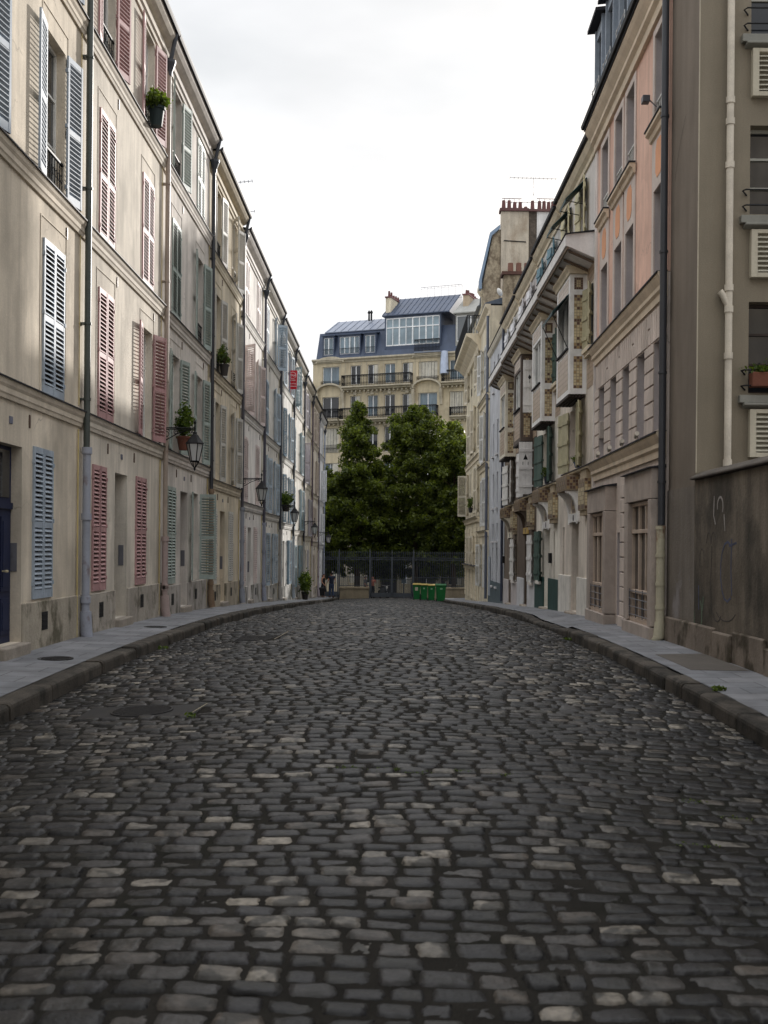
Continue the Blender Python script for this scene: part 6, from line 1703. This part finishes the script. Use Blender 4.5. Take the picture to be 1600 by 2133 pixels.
# ------------------------------------------------------------------ people
SKIN = mat('skin', rgb(186,134,108), 0.6, 0.06, 6); HAIR = mat('dark_hair', rgb(34,26,24), 0.6, 0.15, 20)
def skinned(name, pts, edges, radii, mt, parent, root=0, sub=2):
    me = bpy.data.meshes.new(name); me.from_pydata(pts, edges, []); me.update()
    me.materials.append(mt)
    o = put(name, me, parent)
    sk = o.modifiers.new('skin', 'SKIN'); sk.use_smooth_shade = True
    lay = me.skin_vertices[0] if me.skin_vertices else None
    if lay is None:
        bpy.context.view_layer.objects.active = o
        lay = me.skin_vertices[0]
    for i, r in enumerate(radii):
        r = r if isinstance(r, tuple) else (r, r)
        lay.data[i].radius = r; lay.data[i].use_root = (i == root)
    s = o.modifiers.new('sub', 'SUBSURF'); s.levels = sub; s.render_levels = sub
    return o
def person(label, loc, rz, H, top, legs, shoe, arm_l, arm_r, legs_pts, hair_len=0.0, skirt=False, head_yaw=0.0, sleeves=0.5):
    """faces local -y; arm_x = [elbow, wrist] offsets in metres"""
    t = thing('person', label, 'person', loc, rz)
    k = H/1.72
    def S(*p): return tuple(q*k for q in p)
    P = [S(0,0,0.95), S(0,0.01,1.12), S(0,0.01,1.32), S(0,0.0,1.44), S(0,-0.01,1.52), S(0,-0.015,1.60), S(0,-0.02,1.68)]
    Rr = [(0.125,0.09), (0.11,0.08), (0.135,0.088), (0.09,0.062), (0.052,0.052), (0.074,0.088), (0.066,0.08)]
    E = [(i, i+1) for i in range(6)]
    def chain(start, pts, rad):
        prev = start
        for p, r in zip(pts, rad):
            P.append(S(*p)); Rr.append(r); E.append((prev, len(P)-1)); prev = len(P)-1
        return prev
    hands = []
    for s, arm in ((-1, arm_l), (1, arm_r)):
        sh = (s*0.185, 0.0, 1.41)
        w = chain(3, [sh, arm[0], arm[1]], [(0.055,0.055), (0.040,0.040), (0.027,0.027)])
        d = Vector(arm[1])-Vector(arm[0]); d.normalize()
        h = Vector(arm[1])+d*0.07
        hv = chain(w, [tuple(h)], [(0.034,0.020)])
        side = Vector((0,1,0)) if abs(d.y) < 0.8 else Vector((0,0,1))
        for q, (o_, ln) in enumerate(((-0.024,0.065), (-0.008,0.075), (0.008,0.07), (0.022,0.055))):
            a = h+side*o_+d*0.04; b = a+d*ln*0.6+Vector((-s*0.012,0,0)); c = b+d*ln*0.35+Vector((-s*0.02,0,0))
            chain(hv, [tuple(a), tuple(b), tuple(c)], [(0.011,0.011), (0.009,0.009), (0.007,0.007)])
        th = h-side*0.035-d*0.02; chain(hv, [tuple(th), tuple(th+d*0.05+Vector((-s*0.02,0,0)))], [(0.012,0.012), (0.009,0.009)])
    for s, lp in zip((-1, 1), legs_pts):
        chain(0, [(s*0.09,0,0.86), lp[0], lp[1], (lp[1][0], lp[1][1]-0.14, 0.035)], [(0.085,0.09), (0.056,0.058), (0.038,0.042), (0.032,0.026)])
    body = skinned('body', P, E, [tuple(q*k for q in r) for r in Rr], SKIN, t)
    # face: nose, eyes, ears and mouth
    hz = 1.625*k
    mb = MB(); mb.prism([(-0.115*k,hz-0.022), (-0.085*k,hz+0.03), (-0.085*k,hz-0.025)], -0.012*k, 0.012*k)
    for s in (-1, 1): mb.lathe([(0.001,hz-0.03), (0.014,hz-0.01), (0.016,hz+0.015), (0.001,hz+0.03)], 6, s*0.082*k, 0.0)
    mb.build('nose_and_ears', SKIN, body)
    mb = MB()
    for s in (-1, 1): mb.box(s*0.030*k-0.010, s*0.030*k+0.010, -0.106*k, -0.09*k, hz+0.018, hz+0.028)
    mb.box(-0.022*k, 0.022*k, -0.104*k, -0.085*k, hz-0.052, hz-0.046)
    mb.build('eyes_and_mouth', HAIR, body)
    mb = MB(); na, ne = 18, 7
    for i in range(na):
        a = 2*PI*i/na; lo = R(32)+(R(-48)-R(32))*(1-math.cos(a))/2
        for j in range(ne+1):
            e = lo+(PI/2-lo)*j/ne
            mb.v.append((0.080*k*math.cos(e)*math.sin(a), 0.012*k-0.095*k*math.cos(e)*math.cos(a), 1.618*k+0.112*k*math.sin(e)))
    for i in range(na):
        for j in range(ne):
            p, q = i*(ne+1)+j, ((i+1) % na)*(ne+1)+j
            mb.f.append((p, q, q+1, p+1)); mb.m.append(0)
    if hair_len: mb.tube([S(0,0.075,1.62), S(0,0.095,1.56), S(0,0.10,1.62-hair_len)], [0.055*k, 0.05*k, 0.015*k], 8)
    mb.build('hair', HAIR, t, smooth=True)
    # shirt
    tp = [S(0,0,0.87), S(0,0.01,1.10), S(0,0.01,1.30), S(0,0.0,1.42), S(0,-0.005,1.49)]; tr = [(0.185,0.145), (0.168,0.130), (0.195,0.140), (0.150,0.112), (0.074,0.072)]
    te = [(0,1), (1,2), (2,3), (3,4)]
    for s, arm in ((-1, arm_l), (1, arm_r)):
        if sleeves > 0:
            a = Vector((s*0.185,0,1.41)); b = a.lerp(Vector(arm[0]), sleeves)
            tp += [S(*a), S(*b)]; tr += [(0.086,0.086), (0.072,0.072)]; n = len(tp); te += [(3,n-2), (n-2,n-1)]
    skinned('shirt', tp, te, [tuple(q*k for q in r) for r in tr], top, t)
    if skirt:
        mb = MB(); mb.lathe([(0.13*k,1.02*k), (0.165*k,0.90*k), (0.20*k,0.70*k), (0.235*k,0.42*k), (0.22*k,0.42*k)], 16); mb.build('skirt', legs, t, smooth=True)
    else:
        qp = [S(0,0,1.02), S(0,0,0.90)]; qr = [(0.160,0.122), (0.165,0.125)]; qe = [(0,1)]
        for s, lp in zip((-1, 1), legs_pts):
            n = len(qp); qp += [S(s*0.09,0,0.84), S(*lp[0]), S(lp[1][0], lp[1][1], 0.09)]; qr += [(0.112,0.115), (0.082,0.085), (0.066,0.070)]; qe += [(1,n), (n,n+1), (n+1,n+2)]
        skinned('trousers', qp, qe, [tuple(q*k for q in r) for r in qr], legs, t)
    for s, lp in zip((-1, 1), legs_pts):
        f = lp[1]; mb = MB(); mb.extrude([(f[0]*k-0.045, f[1]*k+0.07), (f[0]*k-0.045, f[1]*k-0.12), (f[0]*k, f[1]*k-0.19), (f[0]*k+0.045, f[1]*k-0.12), (f[0]*k+0.045, f[1]*k+0.07)], 'z', 0.0, 0.09)
        mb.build('shoe', shoe, t, bevel=0.02, seg=2)
    return t
py_ = 75.2
BLACK = cmat('plain', (24,23,26)); NAVY = cmat('plain', (34,42,60)); JEANS = cmat('plain', (52,66,92))
x = (674.5-XV)/F*py_
person('woman in black sleeveless top and dark skirt standing at the gate beside a trolley', (x, py_, float(lz(x, py_))), R(60), 1.66, BLACK, BLACK, cmat('plain', (170,150,140)),
       [(-0.24,0.0,1.16), (-0.20,-0.16,0.98)], [(0.26,0.05,1.15), (0.22,-0.02,0.92)], [((-0.08,-0.01,0.48), (-0.085,0.03,0.06)), ((0.09,-0.02,0.48), (0.09,0.02,0.06))], 0.16, True, sleeves=0.0)
x = (691.5-XV)/F*(py_+0.4)
person('man in a navy t-shirt and blue jeans seen from behind near the iron side gate', (x, py_+0.4, float(gnd(py_))-0.04), R(-150), 1.80, NAVY, JEANS, BLACK,
       [(-0.27,0.04,1.15), (-0.25,-0.10,0.93)], [(0.28,0.02,1.16), (0.24,-0.18,1.0)], [((-0.10,-0.02,0.48), (-0.11,0.06,0.06)), ((0.10,-0.05,0.48), (0.12,-0.02,0.06))], 0.0)
py2 = 81.5
x = (762-XV)/F*py2
person('grey haired pedestrian in a grey top behind the fence', (x, py2, float(gnd(py2))-0.1), R(80), 1.68, cmat('plain', (96,98,104)), BLACK, BLACK,
       [(-0.25,0.0,1.15), (-0.22,-0.12,0.95)], [(0.26,0.0,1.15), (0.23,-0.12,0.95)], [((-0.09,-0.06,0.48), (-0.09,0.02,0.06)), ((0.09,0.02,0.48), (0.09,0.12,0.06))], 0.0, sleeves=0.9)
x = (777-XV)/F*py2
person('pedestrian in an orange pink top with raised hands behind the gate', (x, py2, float(gnd(py2))-0.1), R(20), 1.68, cmat('plain', (184,110,92)), BLACK, BLACK,
       [(-0.27,-0.05,1.16), (-0.12,-0.22,1.30)], [(0.27,-0.05,1.16), (0.12,-0.22,1.30)], [((-0.09,-0.02,0.48), (-0.09,0.02,0.06)), ((0.09,-0.02,0.48), (0.09,0.02,0.06))], 0.10)
# shopping trolley
x = (671-XV)/F*74.6
t = thing('shopping_trolley', 'black two wheeled shopping trolley standing at the woman\'s feet', 'trolley', (x, 74.6, float(lz(x, 74.6))), R(15))
mb = MB(); mb.prism([(-0.13,0.12), (0.13,0.12), (0.16,0.62), (0.10,0.72), (-0.12,0.70), (-0.16,0.60)], -0.18, 0.18); mb.build('bag', BLACK, t, bevel=0.03, seg=2)
mb = MB(); mb.tube([(-0.14,0.17,0.08), (-0.14,0.2,0.98), (0.14,0.2,0.98), (0.14,0.17,0.08)], 0.012, 6); mb.build('frame', cmat('metal', (120,120,126)), t)
for s in (-1, 1):
    mb = MB(); mb.tube([(s*0.19-0.015,0.12,0.09), (s*0.19+0.015,0.12,0.09)], 0.09, 14); mb.build('wheel', cmat('plain', (150,140,136)), t)

# ------------------------------------------------------------------ parked motorcycle and bollards behind the gate
x = (800-XV)/F*82.5
t = thing('motorcycle', 'dark motorcycle parked beyond the double gate', 'motorcycle', (x, 82.5, float(gnd(82.5))-0.12), R(25))
for yy in (-0.68, 0.68):
    mb = MB(); pts = [(0, yy+0.27*math.cos(a), 0.32+0.27*math.sin(a)) for a in np.linspace(0, 2*PI, 19)]; mb.tube(pts, 0.06, 6, caps=False)
    for q in range(6):
        a = PI*q/3; mb.tube([(0,yy,0.32), (0,yy+0.25*math.cos(a),0.32+0.25*math.sin(a))], 0.012, 4)
    mb.build('wheel', BLACK, t)
mb = MB(); mb.prism([(-0.45,0.35), (0.35,0.32), (0.45,0.62), (0.30,0.82), (-0.05,0.80), (-0.40,0.95), (-0.55,0.72)], -0.13, 0.13); mb.build('body', cmat('metal', (46,48,54)), t, bevel=0.04, seg=2)
mb = MB(); mb.prism([(-0.02,0.80), (0.75,0.86), (0.80,0.80), (0.4,0.72), (0,0.74)], -0.12, 0.12); mb.build('seat', BLACK, t, bevel=0.02)
mb = MB(); mb.tube([(0,-0.68,0.32), (0,-0.45,0.95)], 0.035, 6); mb.tube([(-0.35,-0.38,1.02), (0,-0.45,0.98), (0.35,-0.38,1.02)], 0.018, 6); mb.build('handlebar', cmat('metal', (150,150,156)), t)
mb = MB(); mb.lathe([(0.001,-0.06), (0.09,-0.04), (0.10,0.03), (0.001,0.05)], 10); o = mb.build('headlight', cmat('paint', (220,220,215)), t, loc=(0,-0.58,0.88)); o.rotation_euler = (R(90), 0, 0)
for k, px in enumerate((842, 858, 915, 930)):
    y = 81.0; x = (px-XV)/F*y
    t = thing('bollard', 'dark iron bollard in the row along the street behind the gate', 'bollard', (x, y, float(gnd(y))-0.12), 0, 'bollards behind the gate')
    mb = MB(); mb.lathe([(0.07,-0.05), (0.07,0.1), (0.045,0.13), (0.045,1.0), (0.06,1.02), (0.06,1.06), (0.03,1.10)], 10); mb.build('shaft', FIRON, t)
    mb = MB(); mb.lathe([(0.001,1.09), (0.05,1.12), (0.065,1.17), (0.05,1.22), (0.001,1.24)], 10); mb.build('knob', FIRON, t)
# ================================================================== BUILDINGS THAT CARRY THE STREET ON BEHIND THE CAMERA, UNSEEN BLOCKS ADDED FOR SHADE
def plain_block(name, label, x0, x1, y0, y1, zt, wall_c, faces, rise=2.2):
    t = thing(name, label, 'building', ((x0+x1)/2, (y0+y1)/2, 0))
    hx, hy = (x1-x0)/2, (y1-y0)/2
    mb = MB(); mb.box(-hx, hx, -hy, hy, -2.6, zt); mb.build('wall', cmat('plaster', wall_c), t)
    mb = MB(); mb.prism([(-hy,zt+0.002), (0,zt+rise), (hy,zt+0.002)], -hx, hx); mb.build('roof', ZINC, t)
    for (ax, sg) in faces:
        n = int((2*hx if ax == 'y' else 2*hy)/2.6)
        for i in range(n):
            for z in (-0.8, 2.4, 5.5, 8.7):
                if z+2 > zt: continue
                u = (-hx if ax == 'y' else -hy)+ (i+0.5)*2.6
                w_ = put('window', casement(1.0, 2.0, WHITE), t, (u, sg*hy+ (-0.001 if sg < 0 else 0.05), z) if ax == 'y' else (sg*hx, u, z))
                if ax == 'x': w_.rotation_euler = (0, 0, -PI/2 if sg < 0 else PI/2)
                put('pane', pane_mesh(0.94, 1.94, GLASS), w_, (0, -0.02, 0.03))
    return t
plain_block('building', 'pale building carrying the left terrace on behind the viewpoint', -14.2, XL, -16.0, 11.5, 11.4, (206,198,184), [('x', 1)])
plain_block('building', 'grey building carrying the right side on behind the viewpoint', 4.95, 14.0, -16.0, 5.0, 12.4, (170,162,150), [('x', -1)])
plain_block('unseen_shade_block', 'unseen plain block added to shade the left terrace, behind the corner house', 6.2, 14.5, 71.2, 77.4, 16.6, (200,192,176), [('x', -1)])  # added out of view so its shadow falls on the left terrace

plain_block('unseen_shade_block', 'unseen plain block added to darken the street end, behind the left terrace', -40.0, -14.5, 62.0, 77.0, 12.0, (200,192,176), [('y', 1)])  # this and the next two are added unseen to darken the street end
plain_block('unseen_shade_block', 'unseen plain block added to darken the street end, right of the cross street', 16.0, 42.0, 62.0, 77.0, 15.0, (200,192,176), [('y', 1)])
plain_block('unseen_shade_block', 'unseen low block added to darken the street end, beside the apartment block', -40.0, -10.5, 103.0, 114.0, 7.0, (200,192,176), [('y', -1)])
plain_block('unseen_shade_block', 'unseen plain block added to shade the nearest left house, behind the bay houses', 8.6, 14.5, 37.0, 47.6, 16.9, (200,192,176), [('x', -1)], 0.08)  # added out of view to shade the nearest left house
# ================================================================== SUN, SKY, CAMERA
AZ, EL = R(23), R(18)
SUN_E = 5.0; SKY_S = 0.10; EXPO = 0.05
sd = Vector((math.sin(AZ)*math.cos(EL), math.cos(AZ)*math.cos(EL), math.sin(EL)))
la = bpy.data.lights.new('sun', 'SUN'); la.energy = SUN_E; la.angle = R(0.6); la.color = (1.0, 0.95, 0.89)
so = bpy.data.objects.new('sun', la); COL.objects.link(so); so.rotation_euler = (-sd).to_track_quat('-Z', 'Y').to_euler(); so.location = sd*200
w = bpy.data.worlds.new('World'); SC.world = w; w.use_nodes = True
nt = w.node_tree; N = nt.nodes; L_ = nt.links
bg = N['Background']; bg.inputs['Strength'].default_value = SKY_S
sk = N.new('ShaderNodeTexSky'); sk.sky_type = 'NISHITA'; sk.sun_disc = False; sk.sun_elevation = EL; sk.sun_rotation = AZ
sk.air_density = 1.0; sk.dust_density = 2.5; sk.ozone_density = 1.0
tc = N.new('ShaderNodeTexCoord')
mp = N.new('ShaderNodeMapping'); mp.inputs['Scale'].default_value = (1.0, 1.0, 2.6); L_.new(tc.outputs['Generated'], mp.inputs['Vector'])
n1 = N.new('ShaderNodeTexNoise'); n1.inputs['Scale'].default_value = 3.2; n1.inputs['Detail'].default_value = 6; n1.inputs['Roughness'].default_value = 0.52; n1.inputs['Distortion'].default_value = 0.4
L_.new(mp.outputs[0], n1.inputs['Vector'])
mr = N.new('ShaderNodeMapRange'); mr.inputs[1].default_value = 0.32; mr.inputs[2].default_value = 0.60; mr.inputs[3].default_value = 0.72; mr.inputs[4].default_value = 0.97
L_.new(n1.outputs['Fac'], mr.inputs[0])
n2 = N.new('ShaderNodeTexNoise'); n2.inputs['Scale'].default_value = 2.0; n2.inputs['Detail'].default_value = 5; L_.new(mp.outputs[0], n2.inputs['Vector'])
cr = N.new('ShaderNodeMix'); cr.data_type = 'RGBA'; cr.inputs[6].default_value = (8.3, 8.5, 8.7, 1); cr.inputs[7].default_value = (11.4, 11.4, 11.5, 1)
m3 = N.new('ShaderNodeMapRange'); m3.inputs[1].default_value = 0.35; m3.inputs[2].default_value = 0.6; L_.new(n2.outputs['Fac'], m3.inputs[0]); L_.new(m3.outputs[0], cr.inputs[0])
# the bright overcast is brightest high overhead
sx = N.new('ShaderNodeSeparateXYZ'); L_.new(tc.outputs['Generated'], sx.inputs[0])
zg_ = N.new('ShaderNodeMapRange'); zg_.inputs[1].default_value = 0.48; zg_.inputs[2].default_value = 1.0; zg_.inputs[3].default_value = 1.0; zg_.inputs[4].default_value = 2.35; L_.new(sx.outputs[2], zg_.inputs[0])
cl = N.new('ShaderNodeVectorMath'); cl.operation = 'SCALE'; L_.new(cr.outputs[2], cl.inputs[0]); L_.new(zg_.outputs[0], cl.inputs['Scale'])
mx = N.new('ShaderNodeMix'); mx.data_type = 'RGBA'; L_.new(mr.outputs[0], mx.inputs[0]); L_.new(sk.outputs[0], mx.inputs[6]); L_.new(cl.outputs[0], mx.inputs[7])
L_.new(mx.outputs[2], bg.inputs['Color'])

cd = bpy.data.cameras.new('camera'); cam = bpy.data.objects.new('camera', cd); COL.objects.link(cam); SC.camera = cam
cam.location = (0, 0, 0)
cd.sensor_fit = 'VERTICAL'; cd.sensor_height = 36.0; cd.lens = 36.0*F/2133.0
cd.shift_x = (800-XV)/2133.0; cd.shift_y = (YV-1066.5)/2133.0
cd.clip_start = 0.05; cd.clip_end = 6000
cam.rotation_euler = Matrix.Rotation(PI/2, 3, 'X').to_euler()
ROLL = R(-0.5)
cam.rotation_euler = (Matrix.Rotation(PI/2, 3, 'X') @ Matrix.Rotation(-ROLL, 3, 'Z')).to_euler()
cd.dof.use_dof = True; cd.dof.focus_distance = 30.0; cd.dof.aperture_fstop = 4.0
SC.view_settings.view_transform = 'Standard'; SC.view_settings.look = 'None'; SC.view_settings.exposure = EXPO; SC.view_settings.gamma = 1.0
SC.cycles.max_bounces = 6; SC.cycles.transparent_max_bounces = 6; SC.cycles.use_denoising = True
